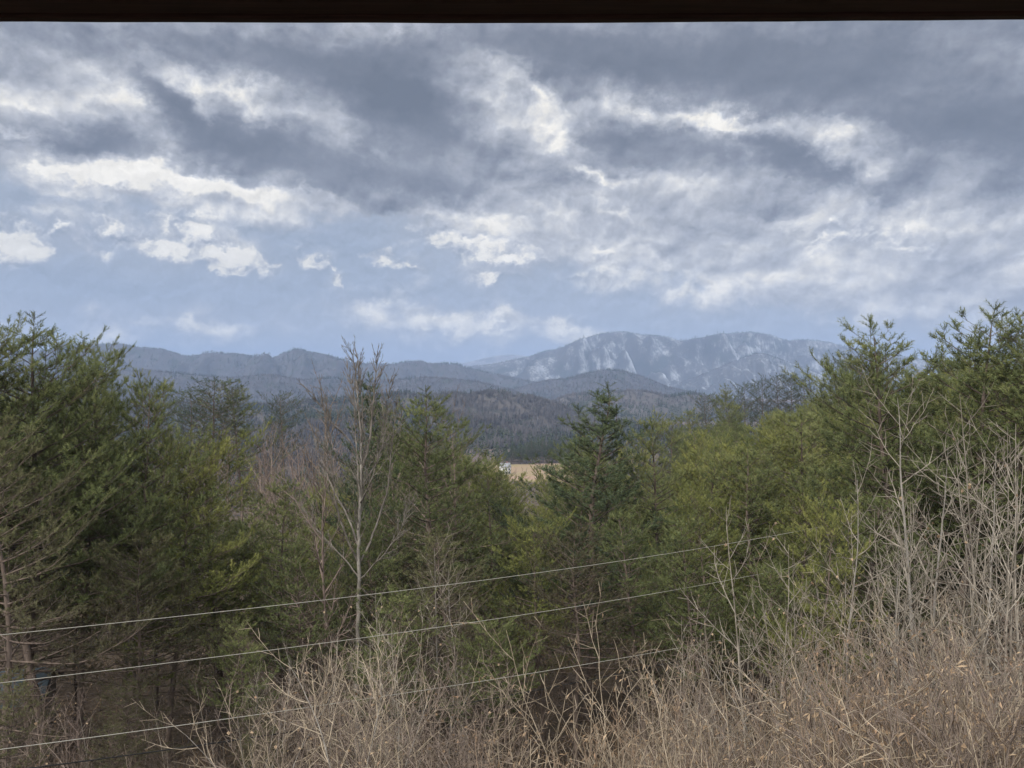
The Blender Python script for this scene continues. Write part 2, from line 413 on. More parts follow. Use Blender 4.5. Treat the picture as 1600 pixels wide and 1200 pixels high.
def ground_material():
    m, b = new_mat('leaf_litter_ground')
    co = geoco(b)
    n = b.noise(co, .35, 5, .6); n2 = b.noise(co, 6.0, 4, .7)
    c = b.ramp(b.math('ADD', b.math('MULTIPLY', n, .5), b.math('MULTIPLY', n2, .5)), [(.3, (.04, .031, .023, 1)), (.5, (.082, .062, .045, 1)), (.7, (.135, .108, .078, 1))])
    sp = b.n.new('ShaderNodeSeparateXYZ'); b.l.new(co, sp.inputs[0])
    # winter pasture on the valley floor
    far = b.math('MULTIPLY', b.step(sp.outputs[1], 425, 440), b.step(b.math('ADD', b.math('ABSOLUTE', b.math('SUBTRACT', sp.outputs[0], 14.0)), b.math('MULTIPLY', b.noise(co, .05, 3, .6), 20)), 52, 56, 1, 0))
    past = b.ramp(b.noise(co, .03, 4, .6), [(.3, (.22, .20, .09, 1)), (.5, (.26, .20, .12, 1)), (.7, (.28, .19, .14, 1))])
    c = b.mix(far, c, past)
    wood = b.step(sp.outputs[1], 566, 570)
    c = b.mix(wood, c, (.13, .10, .085, 1))
    return finish(m, b, c, .95, bump=(n2, .6, .05))
ys = np.concatenate([np.arange(-120, 0, 12), np.arange(0, 60, 1.5), np.arange(60, 260, 6), np.arange(260, 900, 20), np.geomspace(900, 9300, 30)])
xs = np.concatenate([-np.geomspace(9000, 75, 40), np.arange(-72, 72, 1.6), np.geomspace(75, 9000, 40)])
XX, YY = np.meshgrid(xs, ys)
ZZ = ground_z(XX, YY)
nx, ny = len(xs), len(ys)
idx = np.arange(nx*ny).reshape(ny, nx)
quads = np.stack([idx[:-1, :-1], idx[:-1, 1:], idx[1:, 1:], idx[1:, :-1]], -1).reshape(-1, 4)
g = link('ground', mesh_np('ground', np.stack([XX, YY, ZZ], -1).reshape(-1, 3), [quads], ground_material(), smooth=True))
tag(g, kind='structure')

# ---------------------------------------------------------------- hills and mountains
def hill_material(name, floor_lo, floor_hi, evergreen, snow_amt, scale, streak):
    m, b = new_mat(name)
    co = geoco(b)
    s = b.vec('MULTIPLY', co, (1.0/scale, 1.0/scale, 1.0/scale))
    n = b.noise(s, 1.0, 5, .6)
    fine = b.noise(b.vec('MULTIPLY', s, (2.2, 2.2, .7)), 9.0, 4, .7)
    c = b.ramp(b.math('ADD', b.math('MULTIPLY', n, .55), b.math('MULTIPLY', fine, .45)), [(.32, floor_lo), (.62, floor_hi)])
    ev = b.step(b.math('ADD', b.noise(b.vec('ADD', s, (31, 7, 3)), 1.7, 5, .65), b.math('MULTIPLY', b.math('SUBTRACT', fine, .5), .35)), .54, .62)
    c = b.mix(b.math('MULTIPLY', ev, .8), c, evergreen)
    if snow_amt:
        sm = b.noise(b.vec('ADD', b.vec('MULTIPLY', s, (1, 1, 1.3)), (3, 17, 9)), 3.1, 6, .64)
        st = b.noise(b.vec('MULTIPLY', s, (streak, streak*.5, 1.5)), 2.0, 3, .7)
        gm = b.n.new('ShaderNodeNewGeometry'); sn = b.n.new('ShaderNodeSeparateXYZ'); b.l.new(gm.outputs['Normal'], sn.inputs[0])
        v = b.math('ADD', sm, b.math('MULTIPLY', b.math('SUBTRACT', st, .5), 1.0))
        v = b.math('ADD', b.math('MULTIPLY', v, .95), b.math('MULTIPLY', sn.outputs[0], .32))
        v = b.math('ADD', v, b.math('MULTIPLY', b.math('SUBTRACT', fine, .5), .5))          # snow lasts on the slopes turned from the sun
        v = b.math('SUBTRACT', v, b.math('MULTIPLY', ev, .12))
        c = b.mix(b.step(v, .46-snow_amt, 1.04-snow_amt, 0, .52), c, (.66, .70, .76, 1))
    return finish(m, b, c, .95)

def catmull(pts, xs_):
    p = np.array(pts, float)
    return np.interp(xs_, p[:, 0], p[:, 1])

def hill(name, dist, prof, mat, depth, base, spur, seed, canopy=0.0, rel=1.0, nxp=420, nyp=70, label=None):
    """ridge whose crest follows the silhouette points, with spurs and hollows down both flanks"""
    p0, p1 = prof[0][0], prof[-1][0]
    U = np.linspace(p0, p1, nxp); V = np.linspace(-1, 1, nyp)
    X = at(U, dist); crest = zof(catmull(prof, U), dist)-canopy
    # soften the polyline a little
    k = np.ones(5)/5; crest = np.convolve(np.pad(crest, 2, mode='edge'), k, 'valid')
    XX, VV = np.meshgrid(X, V)
    CC = np.broadcast_to(crest, XX.shape)
    wob = (fbm(XX/spur/2.5, VV*0+3.1, 3, seed)-.5)*.5
    s = np.clip(1-np.abs(VV), 0, 1)
    shp = s**1.15
    rid = np.abs(fbm(XX/spur+VV*.7, VV*1.3+4, 4, seed+3)-.5)*2      # 0 in the hollows' lines
    rid2 = np.abs(fbm(XX/(spur*.35)+VV*.5, VV*2.5+8, 3, seed+7)-.5)*2
    flank = np.sin(np.clip(np.abs(VV), 0, 1)*math.pi)
    Z = base + (CC-base)*np.clip(shp*(1-.05) + flank*rel*(.85*(rid-.30)+.36*(rid2-.3)) + .05*s, 0, 1)
    Y = dist + depth*(VV + wob*flank)
    Z = np.where(np.abs(VV) < 1e-6, CC, Z)
    ids = np.arange(nxp*nyp).reshape(nyp, nxp)
    q = np.stack([ids[:-1, :-1], ids[:-1, 1:], ids[1:, 1:], ids[1:, :-1]], -1).reshape(-1, 4)
    o = link(name, mesh_np(name, np.stack([XX, Y, Z], -1).reshape(-1, 3), [q], mat, smooth=True))
    tag(o, kind='structure')
    return XX, Y, Z, VV

MH_NEAR = hill_material('wooded_hill_near', (.045, .042, .042, 1), (.10, .09, .085, 1), (.03, .04, .026, 1), .0, 60., 6)
MH_MID = hill_material('wooded_hill', (.034, .035, .042, 1), (.075, .072, .078, 1), (.032, .04, .03, 1), .0, 110., 4)
MH_FAR = hill_material('snowy_mountain', (.026, .028, .032, 1), (.070, .068, .068, 1), (.032, .038, .032, 1), .105, 240., 8)
MH_FAR2 = hill_material('far_mountain', (.07, .06, .06, 1), (.14, .12, .11, 1), (.05, .05, .05, 1), .15, 400., 20)

MAIN = [(-900, 575), (-300, 572), (0, 574), (400, 585), (600, 590), (700, 583), (734, 573), (779, 567), (805, 561), (826, 556), (847, 550), (868, 547), (884, 542), (905, 531), (928, 522), (952, 519), (973, 518), (994, 522), (1015, 523), (1041, 527), (1062, 535), (1081, 531), (1104, 526), (1138, 519), (1180, 517), (1208, 524), (1229, 531), (1264, 529), (1292, 534), (1320, 540), (1345, 546), (1400, 556), (1500, 568), (1700, 575), (2500, 570)]
SPUR = [(980, 640), (1030, 612), (1068, 596), (1092, 588), (1124, 574), (1150, 562), (1178, 551), (1200, 553), (1225, 562), (1264, 577), (1300, 592), (1350, 606), (1430, 630)]
LEFTR = [(-900, 560), (-200, 562), (0, 556), (100, 543), (173, 537), (192, 536), (218, 541), (252, 544), (270, 550), (289, 555.5), (315, 555.5), (341, 551.5), (367, 553), (394, 555), (406, 557), (427, 559), (440, 551), (464, 546), (493, 551), (516, 556), (537, 564), (564, 567), (590, 568), (611, 570), (629, 566.5), (653, 563), (669, 567), (695, 569), (716, 570.5), (734, 576), (800, 590), (900, 610)]
FAR2 = [(-900, 572), (200, 574), (560, 577), (700, 572), (740, 563), (770, 556), (790, 553), (815, 554), (840, 560), (880, 570), (1000, 576), (1500, 574), (2500, 574)]
KNOLL = [(760, 640), (800, 606), (831, 596), (857, 590), (884, 589), (905, 583), (923, 578), (952, 573), (976, 576), (1002, 584), (1041, 600), (1090, 612), (1150, 622), (1250, 650)]
LEFTM = [(-900, 590), (0, 585), (150, 575), (230, 572), (300, 580), (360, 585), (420, 580), (470, 588), (520, 585), (560, 592), (620, 588), (680, 584), (740, 590), (800, 604), (860, 640)]
MIDA = [(-300, 640), (100, 628), (300, 622), (420, 618), (520, 609), (575, 610), (610, 601), (640, 599), (668, 604), (700, 601), (734, 602), (760, 596), (785, 597), (805, 604), (830, 605), (857, 613), (884, 622), (930, 645), (1000, 670)]
MIDD = [(380, 660), (480, 642), (560, 634), (620, 640), (680, 628), (730, 634), (790, 652), (850, 668), (900, 660), (960, 650), (1030, 655), (1100, 680)]
MIDB = [(820, 640), (880, 612), (910, 607), (962, 604), (989, 602), (1015, 605), (1041, 613), (1067, 609), (1088, 608), (1107, 616), (1150, 622), (1230, 630), (1400, 640), (2300, 650)]
MIDC = [(-1200, 625), (-300, 622), (0, 620), (250, 618), (400, 625), (480, 640), (560, 660)]
H = {}
H['far'] = hill('far_mountain', 8000, FAR2, MH_FAR2, 900, -66, 900, 11)
H['main'] = hill('mountain', 4600, MAIN, MH_FAR, 950, -66, 340, 23, rel=1.9, nxp=700, nyp=120)
H['spur'] = hill('mountain_spur', 3900, SPUR, MH_FAR, 500, -66, 240, 31, rel=1.5)
H['leftr'] = hill('mountain_ridge', 3300, LEFTR, MH_MID, 650, -66, 260, 41, rel=1.4, nxp=620, nyp=90)
H['knoll'] = hill('hill_knoll', 2700, KNOLL, MH_MID, 420, -66, 200, 51, canopy=9)
H['leftm'] = hill('hill_ridge', 2300, LEFTM, MH_MID, 420, -66, 180, 61, canopy=10)
H['midb'] = hill('hill_behind_valley', 1650, MIDB, MH_NEAR, 330, -66, 120, 71, canopy=11)
H['midc'] = hill('hill_behind_pines', 1300, MIDC, MH_NEAR, 330, -66, 120, 81, canopy=11)
H['midd'] = hill('foothill', 900, MIDD, MH_NEAR, 170, -66, 80, 97, canopy=11)
H['mida'] = hill('hill_across_valley', 1150, MIDA, MH_NEAR, 260, -66, 100, 91, canopy=15)

# distant winter woods: bare crowns and a few evergreens, sown over the slopes
rs = np.random.RandomState(4)
def wood_on(key, n, hgt, wid, ever, seed, vmax=.95, crest=.25, blades=9):
    X, Y, Z, VV = H[key]
    r = np.random.RandomState(seed)
    nyp, nxp = X.shape
    front = nyp//2
    nc = int(n*crest)
    row = np.concatenate([r.uniform(front*(1-vmax), front, n-nc), r.uniform(front-1.2, front+.6, nc)])
    colm = r.uniform(0, nxp-1.001, n)
    i0 = np.clip(row.astype(int), 0, nyp-2); j0 = colm.astype(int); fi = row-i0; fj = colm-j0
    def bil(A): return (A[i0, j0]*(1-fi)+A[i0+1, j0]*fi)*(1-fj)+(A[i0, j0+1]*(1-fi)+A[i0+1, j0+1]*fi)*fj
    P = np.stack([bil(X), bil(Y), bil(Z)], -1)
    keep = np.abs(P[:, 0]/P[:, 1]) < .80
    P = P[keep]; n = len(P)
    evm = (fbm(P[:, 0]/90, P[:, 1]/90, 3, seed)+r.uniform(-.12, .12, n)) > (1-ever)
    hh = hgt*r.uniform(.5, 1.2, n)
    P[:, 2] -= np.where(row[keep] > front-2, .42, .1)*hh
    return P, evm, hh, wid, blades, r
def wood_ground(n, dlo, dhi, hgt, wid, ever, seed, blades):
    r = np.random.RandomState(seed)
    d = np.sqrt(r.uniform(dlo**2, dhi**2, n)); x = r.uniform(-.85, .85, n)*d
    keep = ~((np.abs(x-14) < 50) & (d > 380) & (d < 572)); d = d[keep]; x = x[keep]; n = len(d)
    # the valley gap is kept open towards the field
    px = 800+x/d*F; keep = ~((px > 755) & (px < 905) & (d < 440)); d = d[keep]; x = x[keep]; n = len(d)
    P = np.stack([x, d, ground_z(x, d)], 1)
    evm = (fbm(x/70, d/70, 3, seed)+r.uniform(-.12, .12, n)) > (1-ever)
    return P, evm, hgt*r.uniform(.6, 1.15, n), wid, blades, r
def bare_mesh(items):
    Vs = []; 
    for P, ev, hh, wid, nb, r in items:
        P = P[~ev]; h = hh[~ev][:, None]; n = len(P)
        for k in range(nb):
            a = r.uniform(0, 6.283, (n, 1)); sp = r.uniform(.15, 1, (n, 1))
            top = P + np.concatenate([np.cos(a)*sp*wid, np.sin(a)*sp*wid, h*(1-.35*sp**2)*r.uniform(.8, 1, (n, 1))], 1)
            bot = P + np.concatenate([np.cos(a)*sp*wid*.25, np.sin(a)*sp*wid*.25, h*r.uniform(.0, .3, (n, 1))], 1)
            b2 = r.uniform(0, 6.283, (n, 1)); w = hh.mean()*r.uniform(.03, .075, (n, 1))
            o = np.concatenate([np.cos(b2)*w, np.sin(b2)*w, np.zeros((n, 1))], 1)
            mid = (top*.6+bot*.4)
            Vs.append(np.stack([bot, mid+o, top, mid-o], 1))
    V = np.concatenate(Vs).reshape(-1, 3); m = len(V)//4
    return V, np.arange(m*4).reshape(m, 4)
def ever_mesh(items):
    Vs = []
    for P, ev, hh, wid, nb, r in items:
        P = P[ev]; h = hh[ev][:, None]; n = len(P)
        for k in range(16):
            f = r.uniform(.18, 1, (n, 1)); a = r.uniform(0, 6.283, (n, 1)); rad = wid*.75*(1.08-f)**.7
            c0 = P + np.concatenate([np.zeros((n, 2)), h*f], 1)
            o1 = np.concatenate([np.cos(a)*rad, np.sin(a)*rad, -h*.05*np.ones((n, 1))], 1)
            o2 = np.concatenate([np.cos(a+.9)*rad, np.sin(a+.9)*rad, h*.02*np.ones((n, 1))], 1)
            Vs.append(np.stack([c0+np.concatenate([np.zeros((n, 2)), h*.09], 1), c0+o1, c0+o2], 1))
    V = np.concatenate(Vs).reshape(-1, 3); m = len(V)//3
    return V, np.arange(m*3).reshape(m, 3)
items = [wood_on('midd', 5000, 13, 4.2, .46, 100, blades=10), wood_on('mida', 9000, 14, 4.2, .42, 101, blades=10), wood_on('midb', 9000, 14, 4.2, .46, 102), wood_on('midc', 5000, 14, 4.2, .40, 103),
         wood_on('knoll', 6000, 15, 5, .40, 104, blades=6), wood_on('leftm', 14000, 15, 5, .40, 105, blades=6),
         wood_on('leftr', 14000, 16, 6, .42, 106, blades=5), wood_on('main', 16000, 17, 8, .40, 107, crest=.35, blades=4), wood_on('spur', 5000, 16, 7, .42, 108, blades=4)]
items += [wood_ground(9000, 240, 1150, 13, 4.0, .52, 120, 12)]
def wood_mat(name, lo, hi):
    m, b = new_mat(name)
    co = geoco(b)
    c = b.ramp(b.noise(co, .03, 4, .75), [(.35, lo), (.65, hi)])
    return finish(m, b, c, .95)
V, q = bare_mesh(items)
tag(link('distant_bare_wood', mesh_np('distant_bare_wood', V, [q], wood_mat('far_bare_twigs', (.055, .052, .056, 1), (.135, .125, .125, 1)))),
    'grey brown leafless woods covering the hills and mountains across the valley', 'woods', kind='stuff')
V, q = ever_mesh(items)
tag(link('distant_evergreen_wood', mesh_np('distant_evergreen_wood', V, [q], wood_mat('far_evergreens', (.028, .036, .024, 1), (.055, .068, .04, 1)))),
    'dark evergreen trees scattered through the woods on the distant hills', 'woods', kind='stuff')

# ---------------------------------------------------------------- pines
def unit(v):
    return v/max(np.linalg.norm(v), 1e-9)

def tufts(name, base, dirs, lens, mat, r, blades=13, wid=.016, nl=.07, tint=None):
    """every shoot is a bottle brush of needles"""
    base = np.asarray(base, float); n = len(base)
    D, A, B = frames(np.asarray(dirs, float)); lens = np.asarray(lens, float)[:, None]
    tint = r.uniform(0, 1, n) if tint is None else np.asarray(tint)
    Vs = []; T = []
    for k in range(blades):
        f = (k+.5)/blades
        s = base + D*lens*(f*1.0)
        a = k*2.4 + r.uniform(0, .8, n); a = a[:, None]
        R_ = A*np.cos(a)+B*np.sin(a)
        Lb = nl*r.uniform(.75, 1.2, (n, 1))
        tip = s + (D*.62 + R_*.78)*Lb
        side = np.cross(R_, D)*wid*.5
        Vs.append(np.stack([s-side, s+side, tip], 1)); T.append(np.repeat(tint+r.uniform(-.12, .12, n), 3).reshape(n, 3))
    V = np.concatenate(Vs).reshape(-1, 3); m = len(V)//3
    return mesh_np(name, V, [np.arange(m*3).reshape(m, 3)], mat, attr=np.concatenate(T).ravel())

def make_pine(seed, Ht, Rc, mat, live=.30, bare=.12, shape='round', dens=1.0, leaders=5, tuft=1.0, blades=13, lean=.0, wid=.017):
    r = np.random.RandomState(seed); U = r.uniform
    segs = []; sb, sdv, sl, st = [], [], [], []
    def shoot(p, d, L, t):
        sb.append(p); sdv.append(d); sl.append(L*tuft); st.append(t)
    nt_ = int(Ht/.4); pts = [np.zeros(3)]; d = unit(np.array([U(-.05, .05)+lean, U(-.05, .05), 1.]))
    for i in range(nt_):
        d = unit(d+np.array([U(-.05, .05), U(-.05, .05), .04])); pts.append(pts[-1]+d*.4)
    pts = np.array(pts); pts[:, 2] *= Ht/pts[-1, 2]
    r0 = .0105*Ht; rad = lambda t: r0*(1-t)**.85+.012
    tsegs = [list(pts[i])+list(pts[i+1])+[rad(i/nt_), rad((i+1)/nt_)] for i in range(nt_)]
    tsegs[0][6] *= 1.3
    def at_h(t):
        f = t*nt_; i = min(int(f), nt_-1); return pts[i]*(1-(f-i))+pts[i+1]*(f-i)
    h = bare*Ht; lobes = [(U(0, 6.28), U(.75, 1.25)) for _ in range(5)]
    while h < Ht*.985:
        t = h/Ht
        if shape == 'round': prof = math.sqrt(max(.02, 1-((t-.50)/.53)**2))*(.84+.16*math.sin(t*11+seed))
        elif shape == 'cone': prof = min(1, (1-t)**.72*1.25+.04)
        elif shape == 'flat': prof = (.45+.55*math.sin(min(1, (t-bare)/(1-bare))*2.6)) if t > .5 else .35
        else: prof = min(1, (1-t)**.46*1.35)
        alive = t > live+U(-.08, .1)
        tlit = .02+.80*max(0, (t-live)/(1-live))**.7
        nb = r.randint(2, 5)
        a0 = U(0, 6.28)
        for k in range(nb):
            a = a0+k*6.283/nb+U(-.4, .4)
            lob = 1+.22*math.sin(a*2+seed)+.15*math.sin(3*a+t*5)
            L = max(.22, Rc*prof*U(.42, 1.18)*lob)
            if not alive: L *= U(.35, .85)
            up = (-.18+.95*t**1.6) if shape != 'cone' else (.12+.75*t)
            if shape == 'flat': up = -.05+.4*t
            p = at_h(t); d = unit(np.array([math.cos(a), math.sin(a), up+U(-.12, .15)]))
            ns = max(3, int(L/.29)); rb = min(rad(t)*.5, .008+.011*L)
            for i in range(ns):
                f = i/ns
                q = p+d*(L/ns)
                segs.append([*p, *q, rb*(1-f)+.004, rb*(1-(i+1)/ns)+.004])
                # side branches
                if f > .12:
                    for sgn in (-1, 1):
                        if U() > (.92 if alive else .6)*dens: continue
                        side = unit(np.cross(d, (0, 0, 1)))*sgn
                        l2 = min((.28+.42*(1-f))*L, 1.1)*U(.5, 1.15)
                        d2 = unit(d*U(.5, .9)+side*U(.5, .9)+np.array([0, 0, U(-.1, .38)]))
                        n2 = max(2, int(l2/.2)); p2 = p+(q-p)*U(0, 1)
                        for j in range(n2):
                            q2 = p2+d2*(l2/n2)
                            segs.append([*p2, *q2, .006*(1-j/n2)+.0035, .006*(1-(j+1)/n2)+.0035])
                            if alive and (f > .3 or U() < .5) and (j > 0 or n2 < 3):
                                for s3 in (-1, 1):
                                    if U() < .9:
                                        d3 = unit(d2*U(.5, 1)+np.cross(d2, (0, 0, 1))*s3*U(.3, .9)+np.array([0, 0, U(-.35, .75)]))
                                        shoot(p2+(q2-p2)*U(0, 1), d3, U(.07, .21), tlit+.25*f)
                            elif not alive and U() < .35:
                                d3 = unit(r.normal(0, 1, 3)); segs.append([*p2, *(p2+d3*U(.1, .3)), .0045, .003])
                            d2 = unit(d2+np.array([U(-.15, .15), U(-.15, .15), U(-.02, .2)])); p2 = q2
                        if alive:
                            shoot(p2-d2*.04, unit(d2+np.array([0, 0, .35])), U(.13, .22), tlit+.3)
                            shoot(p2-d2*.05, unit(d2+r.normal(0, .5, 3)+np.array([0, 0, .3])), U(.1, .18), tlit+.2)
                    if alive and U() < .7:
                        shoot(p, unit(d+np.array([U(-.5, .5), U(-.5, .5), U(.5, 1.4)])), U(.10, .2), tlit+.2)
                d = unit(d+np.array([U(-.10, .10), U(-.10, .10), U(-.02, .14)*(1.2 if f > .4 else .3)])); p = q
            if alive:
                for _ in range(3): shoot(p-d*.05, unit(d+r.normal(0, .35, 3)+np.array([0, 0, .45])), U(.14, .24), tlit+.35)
        h += U(.22, .42)*(1 if shape != 'flat' else 1.1)
    # upright leading shoots above the crown
    for i in range(leaders+2):
        t = 1 if i == 0 else U(.78, .97)
        p = at_h(t)
        if i:
            a = U(0, 6.28); p = p+np.array([math.cos(a), math.sin(a), .1])*Rc*(1-t)**.5*U(.3, 1.0)+np.array([0, 0, U(.0, .3)])
        d = unit(np.array([U(-.2, .2), U(-.2, .2), 1])); L = U(.25, .6)
        segs.append([*(p-d*.35), *(p+d*L), .010, .006])
        for f in (.45, .98):
            for k in range(3):
                aa = k*2.1+U(0, 1); dd = unit(np.array([math.cos(aa), math.sin(aa), U(.5, 1.1)]))
                for g_ in (0, .12): shoot(p+d*L*f+dd*g_, dd, U(.16, .24), .7)
        for f in (.3, .6, .85, 1.0): shoot(p+d*L*f, d, .2, .7)
    tm = seg_mesh('trunk', tsegs, M_PINEBARK)
    # boughs belong to the crown: needles and twigs in one mesh with two materials
    s = np.array(segs); V1, F1 = tubes(s[:, 0:3], s[:, 3:6], s[:, 6], s[:, 7], 3)
    bm_ = mesh_np('branches', V1, [F1], M_PINEBARK)
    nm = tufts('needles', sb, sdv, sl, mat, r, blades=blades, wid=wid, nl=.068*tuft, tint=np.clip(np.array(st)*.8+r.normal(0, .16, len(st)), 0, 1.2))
    zt = np.sort(np.array(sb)[:, 2])[-max(4, len(sb)//200)]
    return dict(H=float(zt), trunk=tm, branches=bm_, needles=nm)

def place_pine(kit, x, y, H_, rz, wide, label, group, name='pine_tree'):
    z = float(ground_z(x, y))
    e = bpy.data.objects.new(name, None); COL.objects.link(e)
    e.location = (x, y, z-.1); e.rotation_euler = (0, 0, rz)
    s = H_/kit['H']; e.scale = (s*wide, s*wide, s)
    e.empty_display_size = .2
    tag(e, label, 'tree', group)
    link('trunk', kit['trunk'], e); link('branches', kit['branches'], e); link('crown', kit['needles'], e)
    return e

# ---------------------------------------------------------------- leafless trees and brush
def grow(r, segs, p, d, L, rad, lvl, cfg, tips=None):
    U = r.uniform
    c = cfg[lvl]; n = max(3, int(L/c['seg'])); last = lvl == len(cfg)-1
    step = L/n
    next_child = c.get('first', .25)*L; s = 0.0
    k = r.randint(0, 2)*2-1; az_ = U(0, 6.28)
    for i in range(n):
        f0 = i/n; f1_ = (i+1)/n
        q = p+d*step
        ra = rad*(1-f0)**c.get('tap', .8)+c['tip']; rb = rad*(1-f1_)**c.get('tap', .8)+c['tip']
        segs.append([*p, *q, ra, rb, lvl])
        if not last:
            while s+step > next_child and next_child < L*.99:
                f = next_child/L
                pc = p+d*(next_child-s)
                ang = R(U(*c['ang'])); az_ += 2.4+U(-.5, .5)
                D_, A_, B_ = frames(d[None, :]); side = A_[0]*math.cos(az_)+B_[0]*math.sin(az_)
                dc = unit(d*math.cos(ang)+side*math.sin(ang))
                Lc = L*U(*c['len'])*(1-f*c.get('short', .6))
                rc = max(min(ra*U(.45, .7), rad*.6), c['tip'])
                if Lc > .05: grow(r, segs, pc, dc, Lc, rc, lvl+1, cfg, tips)
                next_child += c['gap']*U(.6, 1.4)
        s += step
        w = c['wob']; d = unit(d+np.array([U(-w, w), U(-w, w), U(-w, w)*.6+c['up']])); p = q
    if tips is not None: tips.append((p, d, lvl))

def bare_kit(seed, Ht, r0, cfg, mat_t, mat_b, stems=1, spread=.25, leaves=0, pods=0, kind='tree', lean=(0, 0)):
    r = np.random.RandomState(seed); segs = []; tips = []
    own = []
    for k in range(stems):
        n_before = len(segs)
        a = r.uniform(0, 6.28); sp = spread*r.uniform(.3, 1) if stems > 1 else .03
        d = unit(np.array([math.cos(a)*sp+lean[0], math.sin(a)*sp+lean[1], 1.]))
        base = np.array([math.cos(a), math.sin(a), 0])*(.05 if stems == 1 else r.uniform(0, .35))
        grow(r, segs, base, d, Ht*(1 if k == 0 else r.uniform(.5, .98)), r0*(1 if k == 0 else r.uniform(.5, .9)), 0, cfg, tips)
        own += [k]*(len(segs)-n_before)
    s = np.array(segs); own = np.array(own); t = s[s[:, 8] == 0][:, :8]; b = s[s[:, 8] > 0][:, :8]
    kit = dict(H=max(s[:, 5].max(), .1), trunks=[seg_mesh('trunk', s[(s[:, 8] == 0) & (own == k)][:, :8], mat_t) for k in range(stems)] if kind == 'tree' else [seg_mesh('stems', t, mat_t)], branches=seg_mesh('branches', b, mat_b, split=.02))
    if leaves or pods:
        allb = b[b[:, 6] < .009] if len(b) else t
        ii = r.randint(0, len(allb), leaves+pods); P = allb[ii, 3:6]
        Vs = []; T = []
        D = r.normal(0, 1, (leaves+pods, 3)); D[:, 2] = -np.abs(D[:, 2])*1.0-.3; D[:leaves, 2] *= .5
        D, A, B = frames(D)
        L = np.where(np.arange(leaves+pods) < leaves, r.uniform(.05, .09, leaves+pods), r.uniform(.05, .11, leaves+pods))[:, None]
        Wd = np.where(np.arange(leaves+pods) < leaves, r.uniform(.022, .04, leaves+pods), r.uniform(.007, .012, leaves+pods))[:, None]
        tt = r.uniform(0, 1, leaves+pods)
        # a curled blade of four faces: two crossed lozenges
        for Q in (A, B):
            Vs.append(np.stack([P, P+D*L*.5+Q*Wd, P+D*L+A*L*.15, P+D*L*.5-Q*Wd+B*L*.1], 1)); T.append(np.repeat(tt, 4))
        V = np.concatenate(Vs).reshape(-1, 3); m = len(V)//4
        kit['leaves'] = mesh_np('dry_leaves', V, [np.arange(4*m).reshape(m, 4)], M_LEAF, attr=np.concatenate(T))
    return kit

def place_bare(kit, x, y, H_, rz, label, group, name='bare_tree', cat='tree', wide=1.0, sink=.08, lean=None):
    z = float(ground_z(x, y))
    e = bpy.data.objects.new(name, None); COL.objects.link(e)
    e.location = (x, y, z-sink); e.rotation_euler = (lean[0] if lean else 0, lean[1] if lean else 0, rz)
    s = H_/kit['H']; e.scale = (s*wide, s*wide, s)
    tag(e, label, cat, group)
    for me in kit['trunks']: link('trunk' if cat == 'tree' else 'stems', me, e)
    link('branches', kit['branches'], e)
    if 'leaves' in kit: link('dry_leaves', kit['leaves'], e)
    return e

# ---------------------------------------------------------------- the pine wood
rp = random.Random(7)
PK = {
 'broad': make_pine(1, 15, 4.3, M_NEEDLE, live=.40, bare=.03, leaders=9, dens=.86, tuft=1.45, blades=15, wid=.021),
 'round': make_pine(2, 14, 3.9, M_NEEDLE, live=.34, bare=.03, leaders=5, dens=.84, tuft=1.45, blades=15, wid=.021),
 'yellow': make_pine(3, 14.5, 3.9, M_NEEDLE_Y, live=.28, bare=.06, leaders=4, dens=.84, tuft=1.45, blades=15, wid=.021),
 'cone': make_pine(4, 15, 3.4, M_NEEDLE_D, live=.28, bare=.10, shape='cone', leaders=10, tuft=1.6, wid=.024, dens=.9),
 'loose': make_pine(5, 15, 3.9, M_NEEDLE, live=.38, bare=.04, shape='loose', leaders=6, dens=.8, tuft=1.45, blades=15, wid=.021),
 'brown': make_pine(12, 12, 3.4, M_NEEDLE_B, live=.45, bare=.03, shape='loose', leaders=2, dens=.8, tuft=1.3, blades=13, wid=.02),
 'flat': make_pine(6, 17, 3.0, M_NEEDLE_D, live=.56, bare=.42, shape='flat', leaders=2, dens=.85, wid=.02),
 'open': make_pine(8, 15, 3.6, M_NEEDLE, live=.42, bare=.2, shape='loose', leaders=12, dens=.6, tuft=1.6, wid=.024),
}
ENV = [(-300, 520), (0, 535), (130, 540), (190, 590), (240, 650), (275, 690), (430, 690), (470, 750), (520, 690), (585, 625), (650, 665), (700, 655), (760, 690), (785, 755), (800, 790), (850, 790), (868, 740), (890, 660), (940, 630), (1000, 668), (1060, 675), (1100, 665), (1200, 640), (1270, 615), (1340, 585), (1390, 560), (1440, 560), (1500, 545), (1600, 530), (1900, 520)]
def env(px): return float(np.interp(px, [e[0] for e in ENV], [e[1] for e in ENV]))

